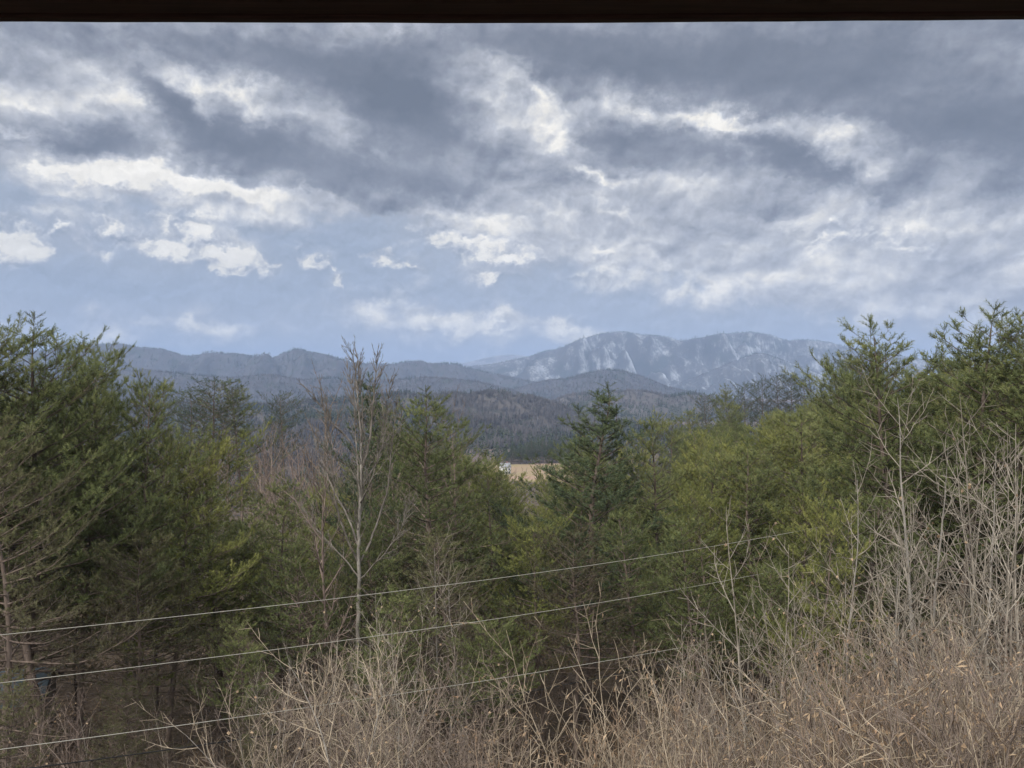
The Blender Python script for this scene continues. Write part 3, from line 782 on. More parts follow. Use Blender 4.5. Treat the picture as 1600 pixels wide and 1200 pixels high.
HERO = [ # kit, px, top py, distance, wide, spin, label
 ('broad', 80, 505, 23.5, 1.0, .4, 'broad green pine filling the left edge with upright shoots rising above the skyline'),
 ('loose', 52, 515, 25, 1.05, 2.3, 'green pine close behind the broad pine at the left edge'),
 ('broad', 128, 540, 25.5, .85, 5.2, 'green pine crowding the right side of the broad left pine'),
 ('open', -40, 478, 22.5, 1.1, 2.0, 'open pine cut by the left edge with long candle shoots against the sky'),
 ('round', 186, 590, 26, .78, 2.9, 'green pine whose right flank steps down toward the distant blue ridge'),
 ('yellow', 350, 668, 30, 1.1, 1.2, 'light green round topped pine between the broad left pine and the grey brown trees'),
 ('yellow', 262, 690, 27, 1.0, 4.1, 'lower light green pine in front of the gap beside the broad left pine'),
 ('round', 440, 745, 31, .95, .7, 'low green pine below the pinkish brown leafless clump'),
 ('cone', 588, 600, 40, .95, 2.2, 'dark pine standing directly behind the tall pale leafless tree'),
 ('loose', 700, 622, 32, 1.15, .3, 'green pine with several spiky leaders right of the tall leafless tree'),
 ('yellow', 770, 716, 36, 1.0, 5.0, 'lower green pine in front of the white house in the valley'),
 ('cone', 915, 618, 34, 1.45, 1.0, 'dark conical pine with bottle brush shoots in the middle of the view'),
 ('round', 1022, 655, 36, .9, 3.3, 'green pine shoulder to shoulder with the dark conical pine on its right'),
 ('yellow', 1085, 690, 38, 1.1, 2.4, 'yellow green pine where the right hillside canopy begins'),
 ('yellow', 1190, 668, 40, 1.1, 1.7, 'bright yellow green pine on the right hillside above the wires'),
 ('round', 1290, 640, 38, 1.1, 5.5, 'green pine left of the pale twin stemmed tree on the hillside'),
 ('open', 1412, 503, 28, 1.05, .2, 'tall shaggy pine at right with drooping needle sprays against the sky'),
 ('broad', 1345, 590, 31, .9, 3.0, 'green pine just left of the tall shaggy pine'),
 ('open', 1503, 490, 26.5, 1.1, 2.6, 'tall pine with open spreading top shoots near the right edge'),
 ('broad', 1585, 505, 27, 1.1, 1.4, 'dense olive pine filling the upper right corner of the wood'),
 ('round', 1690, 500, 26, 1.1, .9, 'pine cut off by the right edge'),
 ('brown', 14, 650, 19.5, .9, 1.9, 'darker pine low at the left edge with brown inner twigs'),
 ('yellow', 850, 800, 30, 1.0, .9, 'yellow green pine below the tan field at the foot of the dark conical pine'),
 ('round', 470, 850, 26, .95, 3.9, 'pine with a long bright green bough reaching toward the pale trunk'),
 ('brown', 900, 820, 26, 1.0, 2.0, 'pine with reddish brown dead twigs below the dark conical pine'),
 ('round', 1010, 800, 27, 1.0, 4.4, 'green pine crossed by the two upper wires near the middle'),
 ('brown', 700, 830, 26, .95, 1.3, 'shaded pine behind the wires with two grey stems beside it'),
 ('yellow', 1272, 775, 22.5, .85, 2.2, 'nearer green pine in which the upper wires are lost'),
 ('round', 880, 702, 39, .85, 1.6, 'green pine filling in the left foot of the dark conical pine'),
 ('yellow', 1110, 760, 29, 1.0, 5.1, 'green pine behind the end of the uppermost visible wire'),
]
for k, px, py, d, wide, rz, lab in HERO:
    x = at(px, d); gz = float(ground_z(x, d))
    place_pine(PK[k], x, d, zof(py, d)-gz, rz, wide, lab, 'pines of the near wood')

SKY = [ # thin trees on the skyline further off: kit, px, top py, distance, wide
 ('flat', 262, 598, 78, 1.0, 'grey green flat topped pine behind the right flank of the left pine'),
 ('flat', 300, 606, 84, 1.0, 'second flat topped pine on the left skyline'),
 ('flat', 332, 590, 80, 1.15, 'flat topped pine with a clear tiered crown on the left skyline'),
 ('open', 376, 596, 82, 1.0, 'narrow dark pine next to the flat topped pine on the left skyline'),
 ('flat', 448, 611, 105, .9, 'small lone pine poking above the brown trees'),
 ('flat', 1112, 614, 150, .9, 'first small dark pine at the lower end of the right skyline row'),
 ('open', 1142, 602, 150, 1.0, 'dark pointed pine in the right skyline row'),
 ('flat', 1165, 597, 148, 1.0, 'flat topped pine in the right skyline row beside the pointed one'),
 ('flat', 1192, 591, 150, .9, 'pine in the middle of the right skyline row'),
 ('flat', 1222, 583, 146, 1.0, 'tall thin pine in the right skyline row'),
 ('flat', 1240, 584, 150, 1.0, 'thin pine touching the tall thin one in the right skyline row'),
 ('flat', 1262, 586, 140, .9, 'last pine of the right skyline row before the hillside closes'),
 ('open', 1300, 572, 90, 1.0, 'dark pine rising from the hillside canopy left of the double top'),
 ('flat', 1322, 549, 84, 1.0, 'tall pine with a lopsided flat top against the blue mountain'),
 ('flat', 1345, 556, 88, .9, 'second tall pine overlapping the shaggy pine on its left'),
 ('loose', 1140, 628, 110, .9, 'grey green pine in the haze below the skyline row'),
 ('round', 1090, 642, 120, 1.0, 'hazy pine at the far left foot of the right hillside'),
 ('loose', 1060, 654, 110, 1.0, 'hazy pine just right of the second middle pine'),
]
for k, px, py, d, wide, lab in SKY:
    x = at(px, d); gz = float(ground_z(x, d)); Ht = zof(py, d)-gz
    place_pine(PK[k], x, d, Ht, rp.uniform(0, 6.28), wide*min(1, 17/Ht), lab, 'pines on the skyline')

# the rest of the canopy
PLACES = [(-40, 'beyond the left edge'), (60, 'at the left edge'), (170, 'under the broad left pine'), (300, "beside the broad pine's right flank"), (420, 'left of the pinkish leafless clump'), (520, 'just left of the tall pale trunk'),
 (620, 'just right of the tall pale trunk'), (740, 'under the spiky pine'), (850, 'below the white house'), (900, 'left of the dark conical pine'), (990, 'under the dark conical pine'), (1080, 'right of the dark conical pine'),
 (1160, 'where the wires vanish'), (1240, 'around the small pale tree'), (1340, 'left of the twin pale stems'), (1440, 'around the twin pale stems'), (1510, 'around the paired tan stems'), (1580, 'around the straight grey stem'), (9999, 'at the right edge')]
RECORDS = []
def note(o, base, px, d, dlo, dhi):
    where = next(w for lim, w in PLACES if px < lim)
    f = (d-dlo)/(dhi-dlo+1e-6)
    RECORDS.append((base+' '+where+', '+('front row' if f < .34 else 'middle row' if f < .67 else 'back row'), px, o))
def name_all():
    by = {}
    for lab, px, o in RECORDS: by.setdefault(lab, []).append((px, o))
    for lab, lst in by.items():
        lst.sort(key=lambda t: t[0])
        if len(lst) == 1: lst[0][1]['label'] = lab; continue
        words = {2: ['left one', 'right one'], 3: ['leftmost', 'centre one', 'rightmost'], 4: ['leftmost', 'second from left', 'second from right', 'rightmost']}.get(len(lst))
        for i, (px, o) in enumerate(lst): o['label'] = lab+(', '+words[i] if words else '')
spots = [(at(px, d), d) for _, px, _, d, _, _, _ in HERO]+[(at(px, d), d) for _, px, _, d, _, _ in SKY]
def fill(n, dlo, dhi, plo, phi, lab, grp, kits, dtop, hlo=9, hhi=21, sep=2.6, tries=4000):
    c = 0
    for _ in range(tries):
        if c >= n: break
        d = math.exp(rp.uniform(math.log(dlo), math.log(dhi))); px = rp.uniform(plo, phi)
        x = at(px, d)
        half = 2.6/d*F*.55
        e = max(env(px), env(px-half)-6, env(px+half)-6, 0)
        py = e+rp.uniform(*dtop); gz = float(ground_z(x, d)); Hn = zof(py, d)-gz
        if not hlo < Hn < hhi: continue
        if any((x-a)**2+(d-b)**2 < (sep*(1+d/90))**2 for a, b in spots): continue
        spots.append((x, d)); c += 1
        note(place_pine(PK[rp.choice(kits)], x, d, Hn, rp.uniform(0, 6.28), rp.uniform(.85, 1.15), lab, grp), lab, px, d, dlo, dhi)
    return c
GM = ['round', 'yellow', 'loose', 'broad', 'yellow']
c1 = fill(46, 42, 140, 1050, 1750, 'hillside pine', 'pines of the right hillside', GM, (4, 60), hhi=24)
c10 = fill(26, 80, 150, 1075, 1370, 'far hillside pine', 'far pines of the right hillside', ['round', 'loose', 'open'], (2, 14), hhi=26, sep=2.0)
c2 = fill(30, 34, 60, 1000, 1750, 'deep green canopy pine', 'pines of the right canopy', GM, (20, 130))
c3 = fill(30, 34, 90, -200, 460, 'massed green pine', 'pines massed at the left', GM, (10, 120))
c4 = fill(26, 42, 120, 480, 760, 'distant green pine', 'pines behind the pale tree', GM, (10, 110))
c5 = fill(12, 38, 110, 870, 1050, 'half hidden dark pine', 'pines behind the conical pine', ['cone', 'round', 'loose'], (25, 110))
for px, py, d in ((796, 738, 62), (822, 746, 70), (846, 748, 58), (862, 732, 66), (808, 772, 44), (838, 778, 46)):
    x = at(px, d); gz = float(ground_z(x, d)); spots.append((x, d))
    place_pine(PK['yellow' if px % 4 else 'round'], x, d, zof(py, d)-gz, px*.1, 1.0, 'pine top just below the tan field, '+{796: 'leftmost', 808: 'nearest and left', 822: 'second from left', 838: 'nearest and right', 846: 'second from right', 862: 'rightmost'}[px], 'pine tops below the field')
c6 = fill(14, 45, 260, 770, 870, 'valley gap pine', 'pines in the valley gap', ['round', 'yellow'], (5, 50), hlo=8, hhi=26)
c7 = fill(34, 23, 36, -150, 760, 'low shaded pine', 'lower pines at the left', ['round', 'brown', 'broad', 'brown'], (110, 330), hlo=5, hhi=13, sep=2.0)
c9 = fill(16, 17, 24, -60, 420, 'dark low pine', 'low pines in the shade at the left', ['brown'], (330, 520), hlo=3, hhi=8, sep=1.8)
c8 = fill(34, 25, 40, 830, 1750, 'low green pine', 'lower pines at the right', ['round', 'yellow', 'broad'], (90, 280), hlo=5, hhi=14, sep=2.0)
print('lower', c7, c8)
print('fill', c1, c2, c3, c4, c5, c6)

# ---------------------------------------------------------------- leafless trees
CT = [dict(seg=.45, gap=.50, ang=(24, 44), len=(.26, .44), wob=.025, up=.03, tip=.012, first=.30, short=.55),
      dict(seg=.28, gap=.36, ang=(24, 48), len=(.26, .46), wob=.06, up=.07, tip=.006, first=.25),
      dict(seg=.2, gap=.24, ang=(28, 55), len=(.3, .55), wob=.1, up=.05, tip=.004, first=.2),
      dict(seg=.14, gap=.2, ang=(30, 60), len=(.3, .5), wob=.12, up=.04, tip=.003)]
CS = [dict(seg=.35, gap=.36, ang=(32, 62), len=(.14, .32), wob=.05, up=.05, tip=.0052, first=.22, short=.45),
      dict(seg=.2, gap=.24, ang=(28, 55), len=(.25, .5), wob=.16, up=.08, tip=.003, first=.2),
      dict(seg=.13, gap=.17, ang=(30, 65), len=(.3, .6), wob=.2, up=.05, tip=.003, first=.2)]
CB = [dict(seg=.22, gap=.26, ang=(22, 55), len=(.20, .42), wob=.13, up=.015, tip=.0035, first=.2, short=.4),
      dict(seg=.14, gap=.18, ang=(30, 65), len=(.25, .55), wob=.17, up=.03, tip=.0028, first=.2),
      dict(seg=.09, gap=.12, ang=(30, 65), len=(.3, .6), wob=.18, up=.02, tip=.0022, first=.2)]
CH = [dict(CT[0], first=.30, ang=(20, 38), len=(.34, .50), gap=.95, short=.60, tip=.020, tap=.7), dict(CT[1], ang=(18, 36), len=(.26, .42), up=.10, gap=.3, tip=.008), dict(CT[2], tip=.005), dict(CT[3], tip=.0042, gap=.16)]
M_SAPBARK = bark_mat('grey_tan_bark', (.15, .13, .105, 1), (.36, .32, .265, 1))
M_TULIP = bark_mat('grey_twig_bark', (.12, .105, .09, 1), (.27, .245, .215, 1))
BK = {
 'fine': bare_kit(22, 14, .09, CT, M_BROWNBARK, M_BROWNBARK),
 'fine2': bare_kit(23, 12, .08, CT, M_PINKBARK, M_PINKBARK, stems=2, spread=.12),
 'twin': bare_kit(24, 11, .062, CS, M_GREYBARK, M_SAPBARK, stems=2, spread=.05),
 'sap': bare_kit(25, 9, .034, CS, M_GREYBARK, M_SAPBARK),
 'sap2': bare_kit(26, 8, .028, CS, M_SAPBARK, M_SAPBARK, stems=2, spread=.1, leaves=14),
 'sap3': bare_kit(27, 7, .024, CS, M_SAPBARK, M_BROWNBARK, stems=3, spread=.22, leaves=10),
}
BM_ = [M_TANBARK, M_REDBARK, M_TANBARK, M_BROWNBARK]
BR = [bare_kit(31+i, 3.8, .016, CB, BM_[i], BM_[i], stems=7+i, spread=.42, leaves=5, pods=260, kind='brush') for i in range(4)]
BR2 = [bare_kit(41+i, 4.4, .020, CB, [M_TANBARK, M_BROWNBARK, M_GREYBARK][i], [M_TANBARK, M_BROWNBARK, M_TANBARK][i], stems=6+i, spread=.32, leaves=12, kind='brush') for i in range(3)]
BR3 = [bare_kit(51+i, 4.0, .018, CB, M_BROWNBARK, M_BROWNBARK, stems=8, spread=.45, leaves=30, kind='brush') for i in range(2)]

# the tall pale tree: limbs laid out one by one in the tree's own frame (metres from its foot)
def tulip_kit():
    r = np.random.RandomState(77); sc = 27.0/F
    foot = np.array([560., 1245.])
    def P(px, py, dy=0): return np.array([(px-foot[0])*sc, dy, (foot[1]-py)*sc])
    def curve(pts, r0, r1, lvl, step=.3):
        pts = np.array(pts); n = len(pts); segs = []
        # resample with a gentle wobble
        seglen = np.linalg.norm(np.diff(pts, axis=0), axis=1); cum = np.concatenate([[0], np.cumsum(seglen)])
        m = max(3, int(cum[-1]/step)); t = np.linspace(0, cum[-1], m+1)
        Q = np.stack([np.interp(t, cum, pts[:, k]) for k in range(3)], 1)
        for _ in range(3): Q[1:-1] = (Q[:-2]+2*Q[1:-1]+Q[2:])/4
        Q[1:-1] += r.uniform(-.025, .025, (m-1, 3))
        for i in range(m):
            segs.append([*Q[i], *Q[i+1], r0+(r1-r0)*i/m, r0+(r1-r0)*(i+1)/m, lvl])
        return segs, Q
    trunk, Qt = curve([P(560, 1245), P(557, 1100), P(561, 960), P(560, 860), P(566, 740), P(563, 660), P(557, 600), P(551, 552)], .125, .014, 0)
    limbs = [([P(566, 742), P(578, 700, .2), P(582, 640, .3), P(586, 590, .3), P(588, 555, .3)], .05, .010), ([P(564, 735), P(550, 695, -.3), P(528, 670, -.6), P(505, 640, -.8), P(492, 615, -.9)], .04, .008),
             ([P(560, 872), P(540, 830, .5), P(512, 795, 1), P(480, 730, 1.4), P(470, 690, 1.5)], .045, .008), ([P(560, 900), P(545, 860, -.4), P(528, 800, -.7), P(525, 730, -.9), P(520, 660, -1)], .042, .008),
             ([P(560, 905), P(580, 860, .6), P(602, 790, .9), P(610, 700, 1.0), P(616, 640, 1)], .05, .009), ([P(563, 800), P(580, 780, -.7), P(596, 740, -1), P(606, 690, -1.2), P(612, 655, -1.2)], .035, .007),
             ([P(561, 930), P(600, 890, -.3), P(632, 850, -.6), P(650, 800, -.6)], .03, .006), ([P(561, 925), P(525, 890, .4), P(480, 850, .7), P(450, 800, .9)], .032, .006),
             ([P(565, 770), P(590, 730, .8), P(600, 660, 1.1), P(604, 600, 1.2)], .034, .007), ([P(564, 700), P(572, 650, -.5), P(570, 600, -.7), P(566, 560, -.8)], .028, .006),
             ([P(562, 650), P(545, 610, .5), P(536, 575, .6)], .022, .006), ([P(564, 820), P(552, 780, .9), P(545, 720, 1.4), P(538, 650, 1.6), P(535, 600, 1.6)], .036, .007)]
    CL = [None, dict(seg=.22, gap=.26, ang=(20, 40), len=(.3, .5), wob=.09, up=.10, tip=.0055, first=.15), dict(seg=.15, gap=.2, ang=(24, 48), len=(.35, .6), wob=.12, up=.08, tip=.0045, first=.2), dict(seg=.12, gap=.2, ang=(30, 60), len=(.3, .5), wob=.12, up=.04, tip=.004)]
    br = []
    def twigs(Q, f0, L):
        m = len(Q)-1
        for i in range(int(m*f0), m+1):
            f = i/m
            for _ in range(3 if f > .55 else 1):
                if r.uniform() > .95: continue
                d0 = unit(Q[min(i, m)]-Q[max(0, i-1)]); a = r.uniform(0, 6.28)
                D_, A_, B_ = frames(d0[None, :]); side = A_[0]*math.cos(a)+B_[0]*math.sin(a)
                ang = R(r.uniform(22, 42)); d = unit(d0*math.cos(ang)+side*math.sin(ang)+np.array([0, 0, .25]))
                grow(r, br, Q[i], d, L*r.uniform(.5, 1.1)*(1.15-.6*f), .009, 1, CL)
    twigs(Qt, .55, 1.5)
    for pts, r0, r1 in limbs:
        s_, Q = curve(pts, r0, r1, 1); br.extend(s_); twigs(Q, .3, 1.3)
    s = np.array(br); t = np.array(trunk)
    return dict(H=(foot[1]-543)*sc, trunks=[seg_mesh('trunk', t[:, :8], M_GREYBARK)], branches=seg_mesh('branches', s[:, :8], M_TULIP, split=.016))
BK['tulip'] = tulip_kit()
CB2 = [dict(seg=.22, gap=.42, ang=(22, 50), len=(.22, .42), wob=.12, up=.0, tip=.003, first=.25, short=.4),
       dict(seg=.14, gap=.24, ang=(30, 60), len=(.3, .6), wob=.14, up=.03, tip=.003, first=.2), dict(seg=.1, gap=.2, ang=(30, 60), len=(.3, .5), wob=.15, up=.0, tip=.0024, first=.3)]
BF = [bare_kit(61+i, 4.6, .010, CB2, M_TANBARK, M_TANBARK, stems=6, spread=.75, leaves=6, pods=110, kind='brush') for i in range(2)]
FRONT = [(742, 1040, 10.5, 'long stemmed bush reaching over the lowest wire left of centre'), (905, 1000, 9.5, 'arching tan bush with hanging pods at bottom centre'), (985, 1030, 8.8, 'nearest arching bush at bottom centre'),
         (1090, 1010, 10, 'arching tan bush just below the end of the lowest wire'), (1330, 1090, 8.2, 'near bush with dark wiry stems at the bottom right'), (640, 1120, 9.5, 'low arching bush at the bottom left of centre')]
BHERO = [ # kit, px, top py, distance, spin, lean, label
 ('tulip', 560, 543, 27, 0, None, 'tall leafless tree with a pale straight trunk and upswept twigs left of centre'),
 ('fine', 512, 556, 44, 1.6, None, 'thin leafless tree just left of the tall pale one, its twigs against the blue ridge'),
 ('fine', 622, 600, 46, 3.1, None, 'thin leafless tree just right of the tall pale one'),
 ('fine', 712, 596, 48, 4.0, None, 'leafless treetop sticking up behind the spiky pine'),
 ('fine2', 500, 690, 28, 2.0, (0, -.12), 'leafless sapling fanning out left of the pale trunk'),
 ('twin', 1394, 562, 19, .3, None, 'leafless tree with twin pale stems right of the shaggy pine'),
 ('twin', 1474, 640, 18, 1.9, None, 'leafless tree with two tan stems close together at right'),
 ('sap', 1541, 612, 17.5, 4.5, None, 'single straight leafless stem near the right edge'),
 ('sap', 1316, 672, 20, 2.7, None, 'slender leafless sapling in front of the yellow green canopy'),
 ('sap2', 1195, 775, 15.5, 1.1, None, 'small pale leafless tree where the wires disappear'),
 ('sap2', 1590, 590, 15.5, 5.6, (0, -.1), 'leafless branches with a few dead leaves leaning in at the right edge'),
 ('sap3', 1420, 760, 17, 2.0, None, 'many stemmed leafless sapling between the twin stemmed trees'),
 ('sap3', 1275, 820, 17, .1, None, 'tangled leafless sapling right of the small pale tree'),
 ('sap', 720, 840, 24, 1.0, None, 'grey leafless stem standing in the shaded pines behind the wires'),
 ('sap', 683, 800, 24.5, 2.2, None, 'leafless pole stem left of the other grey stem behind the wires'),
 ('sap3', 575, 930, 21, 3.2, None, 'pale leafless thicket tree around the foot of the tall pale tree'),
 ('sap3', 452, 950, 19, 4.2, None, 'leafless thicket tree in the lower left part below the wires'),
 ('sap2', 620, 910, 20, .9, None, 'leafless thicket tree right of the tall pale trunk'),
]
for k, px, py, d, rz, lean, lab in BHERO:
    x = at(px, d); gz = float(ground_z(x, d))
    place_bare(BK[k], x, d, zof(py, d)-gz, rz, lab, 'leafless trees of the near wood', lean=lean)

def fill_bare(n, dlo, dhi, plo, phi, kits, top, lab, grp, name='bare_tree', cat='tree', sep=.8, hmin=2, hmax=16, wide=1.0):
    c = 0; mine = []
    for _ in range(n*40):
        if c >= n: break
        d = rp.uniform(dlo, dhi); px = rp.uniform(plo, phi); x = at(px, d)
        t = top(px) if callable(top) else top
        py = t+abs(rp.gauss(0, 1))*26
        Hn = zof(py, d)-float(ground_z(x, d))
        if not hmin < Hn < hmax: continue
        if any((x-a)**2+(d-b)**2 < sep**2 for a, b in mine): continue
        mine.append((x, d)); c += 1
        note(place_bare(rp.choice(kits), x, d, Hn, rp.uniform(0, 6.28), lab, grp, name, cat, wide=wide), lab, px, d, dlo, dhi)
    return c
T = lambda *p: (lambda px: float(np.interp(px, [a for a, b in p], [b for a, b in p])))
n1 = fill_bare(18, 55, 90, 395, 560, [BK['fine2'], BK['fine']], T((395, 640), (430, 640), (490, 650), (520, 680), (560, 700)), 'pinkish brown leafless tree', 'leafless clump left of centre', sep=1.5, hmax=24)
n2 = fill_bare(8, 70, 110, 240, 410, [BK['fine']], T((240, 640), (410, 640)), 'distant grey leafless tree', 'leafless trees under the skyline pines', sep=2, hmax=24)
n3 = fill_bare(17, 14, 23, 1220, 1650, [BK['sap'], BK['sap3'], BK['sap2']], T((1220, 880), (1300, 820), (1400, 730), (1500, 680), (1650, 620)), 'tall grey leafless sapling', 'saplings at the right', sep=1.0)
n4 = fill_bare(16, 17, 24, 385, 760, [BK['sap3'], BK['sap2'], BK['sap']], T((385, 1020), (450, 960), (560, 950), (640, 930), (700, 970), (760, 1020)), 'pale thicket sapling', 'saplings under the pale tree', sep=.9)
n5 = fill_bare(10, 14, 20, 1020, 1240, [BK['sap3'], BK['sap2']], T((1020, 1010), (1120, 930), (1240, 900)), 'tan leafless sapling', 'saplings right of centre', sep=.9)
n6 = fill_bare(16, 18, 26, -60, 400, [BK['sap3'], BK['fine2']], T((-60, 1010), (200, 1060), (400, 1000)), 'dim brown sapling', 'saplings beneath the left pines', sep=1.0)
# brush
b1 = fill_bare(52, 8.5, 15, 900, 1680, BR, T((900, 1130), (1000, 1080), (1150, 1060), (1300, 1020), (1450, 960), (1680, 940)), 'pod hung tan bush', 'tan bushes at the lower right', 'bush', 'bush', sep=.55, hmax=7)
b2 = fill_bare(18, 14, 20, 380, 740, BR2, T((380, 1050), (560, 960), (700, 1010), (900, 1080), (1100, 1030)), 'twiggy bush', 'twiggy bushes below the wires', 'bush', 'bush', sep=.7, hmax=7)
b3 = fill_bare(24, 15, 26, 1000, 1680, BR2, T((1000, 1020), (1200, 960), (1400, 900), (1680, 860)), 'grey brown bush', 'grey brown bushes at the right', 'bush', 'bush', sep=.8, hmax=8)
b4 = fill_bare(14, 14, 26, -80, 480, BR3, T((-80, 1080), (480, 1060)), 'shaded brown bush', 'dark bushes at the lower left', 'bush', 'bush', sep=.9, hmax=8)
b5 = fill_bare(7, 16, 28, 640, 1050, BR3, T((640, 1020), (1050, 1000)), 'dark brown bush', 'dark bushes under the middle pines', 'bush', 'bush', sep=.9, hmax=8)
for i, (px, py, d, lab) in enumerate(FRONT):
    x = at(px, d)
    place_bare(BF[i % 2], x, d, zof(py, d)-float(ground_z(x, d)), i*1.3, lab, 'arching bushes in the foreground', 'bush', 'bush')
name_all()
print('bare', n1, n2, n3, n4, n5, n6, b1, b2, b3, b4, b5)

# ground cover: fallen sticks, leaves and small growth that nobody could count
def litter():
    r = np.random.RandomState(5); n = 45000
    d = np.exp(r.uniform(math.log(5), math.log(60), n)); px = r.uniform(-250, 1850, n); x = (px-800)/F*d
    z = ground_z(x, d); P = np.stack([x, d, z], 1)
    D = r.normal(0, 1, (n, 3)); D[:, 2] = np.abs(D[:, 2])*.9+.15; D, A, B = frames(D)
    L = r.uniform(.1, .9, (n, 1))*np.minimum(1, 8/d[:, None]+.4); w = r.uniform(.006, .02, (n, 1))
    V = np.stack([P-A*w, P+A*w, P+D*L+B*L*.15+A*w*.5, P+D*L+B*L*.15-A*w*.5], 1).reshape(-1, 3)
    tt = np.repeat(r.uniform(-.3, .4, n), 4)
    tag(link('ground_cover', mesh_np('ground_cover', V, [np.arange(4*n).reshape(n, 4)], M_LEAF, attr=tt)),
        'dead grass sticks and fallen leaves covering the sloping ground', 'ground cover', kind='stuff')
litter()

# ---------------------------------------------------------------- wires
def wire(name, pts, rad, mat, lab, grp):
    """pts: (px, py, distance) seen along the wire; the sag is one smooth curve through them"""
    P = np.array([(at(px, d), d, zof(py, d)) for px, py, d in pts])
    c = np.polyfit(P[:, 0], P[:, 2], 2); ly = np.polyfit(P[:, 0], P[:, 1], 1)
    X = np.linspace(-30, 26, 90)
    x0, x1 = P[0, 0], P[-1, 0]
    Z = np.polyval(c, X)
    Q = np.stack([X, np.polyval(ly, X), Z], 1)
    V, Fq = tubes(Q[:-1], Q[1:], np.full(len(Q)-1, rad), np.full(len(Q)-1, rad), 6)
    V = V.reshape(-1, 12, 3); n = len(V)                       # weld the pieces into one continuous strand
    ring = np.concatenate([V[:, :6], V[-1:, 6:]]).reshape(-1, 3)
    q = np.array([(i*6+k, i*6+(k+1) % 6, (i+1)*6+(k+1) % 6, (i+1)*6+k) for i in range(n) for k in range(6)])
    o = link(name, mesh_np(name, ring, [q], mat, smooth=True)); tag(o, lab, 'wire', grp)
def plain(name, col, rough=.6):
    m, b = new_mat(name)
    n = b.noise(objco(b), 9.0, 3, .6)
    c = b.mix(n, tuple(q*.75 for q in col[:3])+(1,), col)
    return finish(m, b, c, rough)
MW = plain('weathered_wire', (.40, .39, .34, 1), .6)
MK = plain('black_cable', (.02, .02, .02, 1), .5)
def wd(px):                       # distance of the run of wires along a sight line
    return 20.5/(1-.7*(px-800)/F)
G = 'overhead wires'
wire('power_line', [(px, py, wd(px)) for px, py in ((0, 992), (500, 938.6), (600, 926), (1100, 855.8), (1165, 845))], .0058, MW, 'uppermost pale overhead wire crossing in front of the pines', G)
wire('power_line', [(px, py, wd(px)) for px, py in ((0, 1067), (500, 1006), (600, 992), (1100, 913), (1145, 905.6))], .0058, MW, 'second pale overhead wire, between the highest and the lowest', G)
wire('power_line', [(px, py, wd(px)) for px, py in ((0, 1171), (500, 1103), (600, 1087.5), (1055, 1013.6))], .0065, MW, 'lowest pale overhead wire crossing in front of the brush', G)
wire('cable', [(px, py, wd(px)+.5) for px, py in ((244, 1174), (450, 1144), (600, 1121), (830, 1080))], .013, MK, 'thin dark cable sagging just below the lowest pale wire', G)

# ---------------------------------------------------------------- the porch eave over the viewer
def boxv(x0, x1, y0, y1, z0, z1):
    V = [(x, y, z) for x in (x0, x1) for y in (y0, y1) for z in (z0, z1)]
    Fc = [(0, 1, 3, 2), (4, 6, 7, 5), (0, 4, 5, 1), (2, 3, 7, 6), (0, 2, 6, 4), (1, 5, 7, 3)]
    return np.array(V, float), np.array(Fc)
def wood_dark():
    m, b = new_mat('dark_stained_wood')
    co = objco(b)
    n = b.noise(b.vec('MULTIPLY', co, (.6, 14, 14)), 6, 5, .65)
    c = b.ramp(n, [(.3, (.012, .006, .007, 1)), (.7, (.042, .021, .02, 1))])
    return finish(m, b, c, .7, bump=(n, .4, .003))
MWD = wood_dark()
def eave():
    e = bpy.data.objects.new('porch_roof', None); COL.objects.link(e); e.location = (0, 1.85, .86)
    tag(e, 'dark stained wooden porch roof edge along the top of the view', 'porch roof')
    xs_ = np.linspace(-5, 5, 61)
    def beam(name, y0, y1, drop, h):
        V = []; 
        for x in xs_:
            px = 800+x/y1*F
            py = float(np.interp(px, [-400, 0, 200, 800, 950, 1600, 2000], [33.5, 34.2, 35, 36.4, 35.6, 30.4, 27]))-drop
            z = zof(py, y1)+.0006*math.sin(x*37)+.0005*math.sin(x*91+1)
            for yy, zz in ((y0, z), (y1, z), (y1, z+h), (y0, z+h)): V.append((x, yy-1.85, zz-.86))
        q = []
        for i in range(len(xs_)-1):
            for k in range(4): q.append((i*4+k, i*4+(k+1) % 4, (i+1)*4+(k+1) % 4, (i+1)*4+k))
        link(name, mesh_np(name, V, [np.array(q), np.array([(0, 3, 2, 1), tuple(4*(len(xs_)-1)+k for k in range(4))])], MWD), e)
    beam('fascia_board', 1.85, 1.89, 0, .16)
    beam('header_beam', 1.70, 1.846, 14, .20)
    V, Fq = boxv(-5, 5, -3.8, .12, .18, .22)
    link('ceiling', mesh_np('ceiling', V, [Fq], MWD), e)
    parts = [boxv(-5+k*.61, -5+k*.61+.045, -3.8, -.14, .06, .179) for k in range(17)]
    for V, Fq in parts: link('rafter', mesh_np('rafter', V, [Fq], MWD), e)
eave()

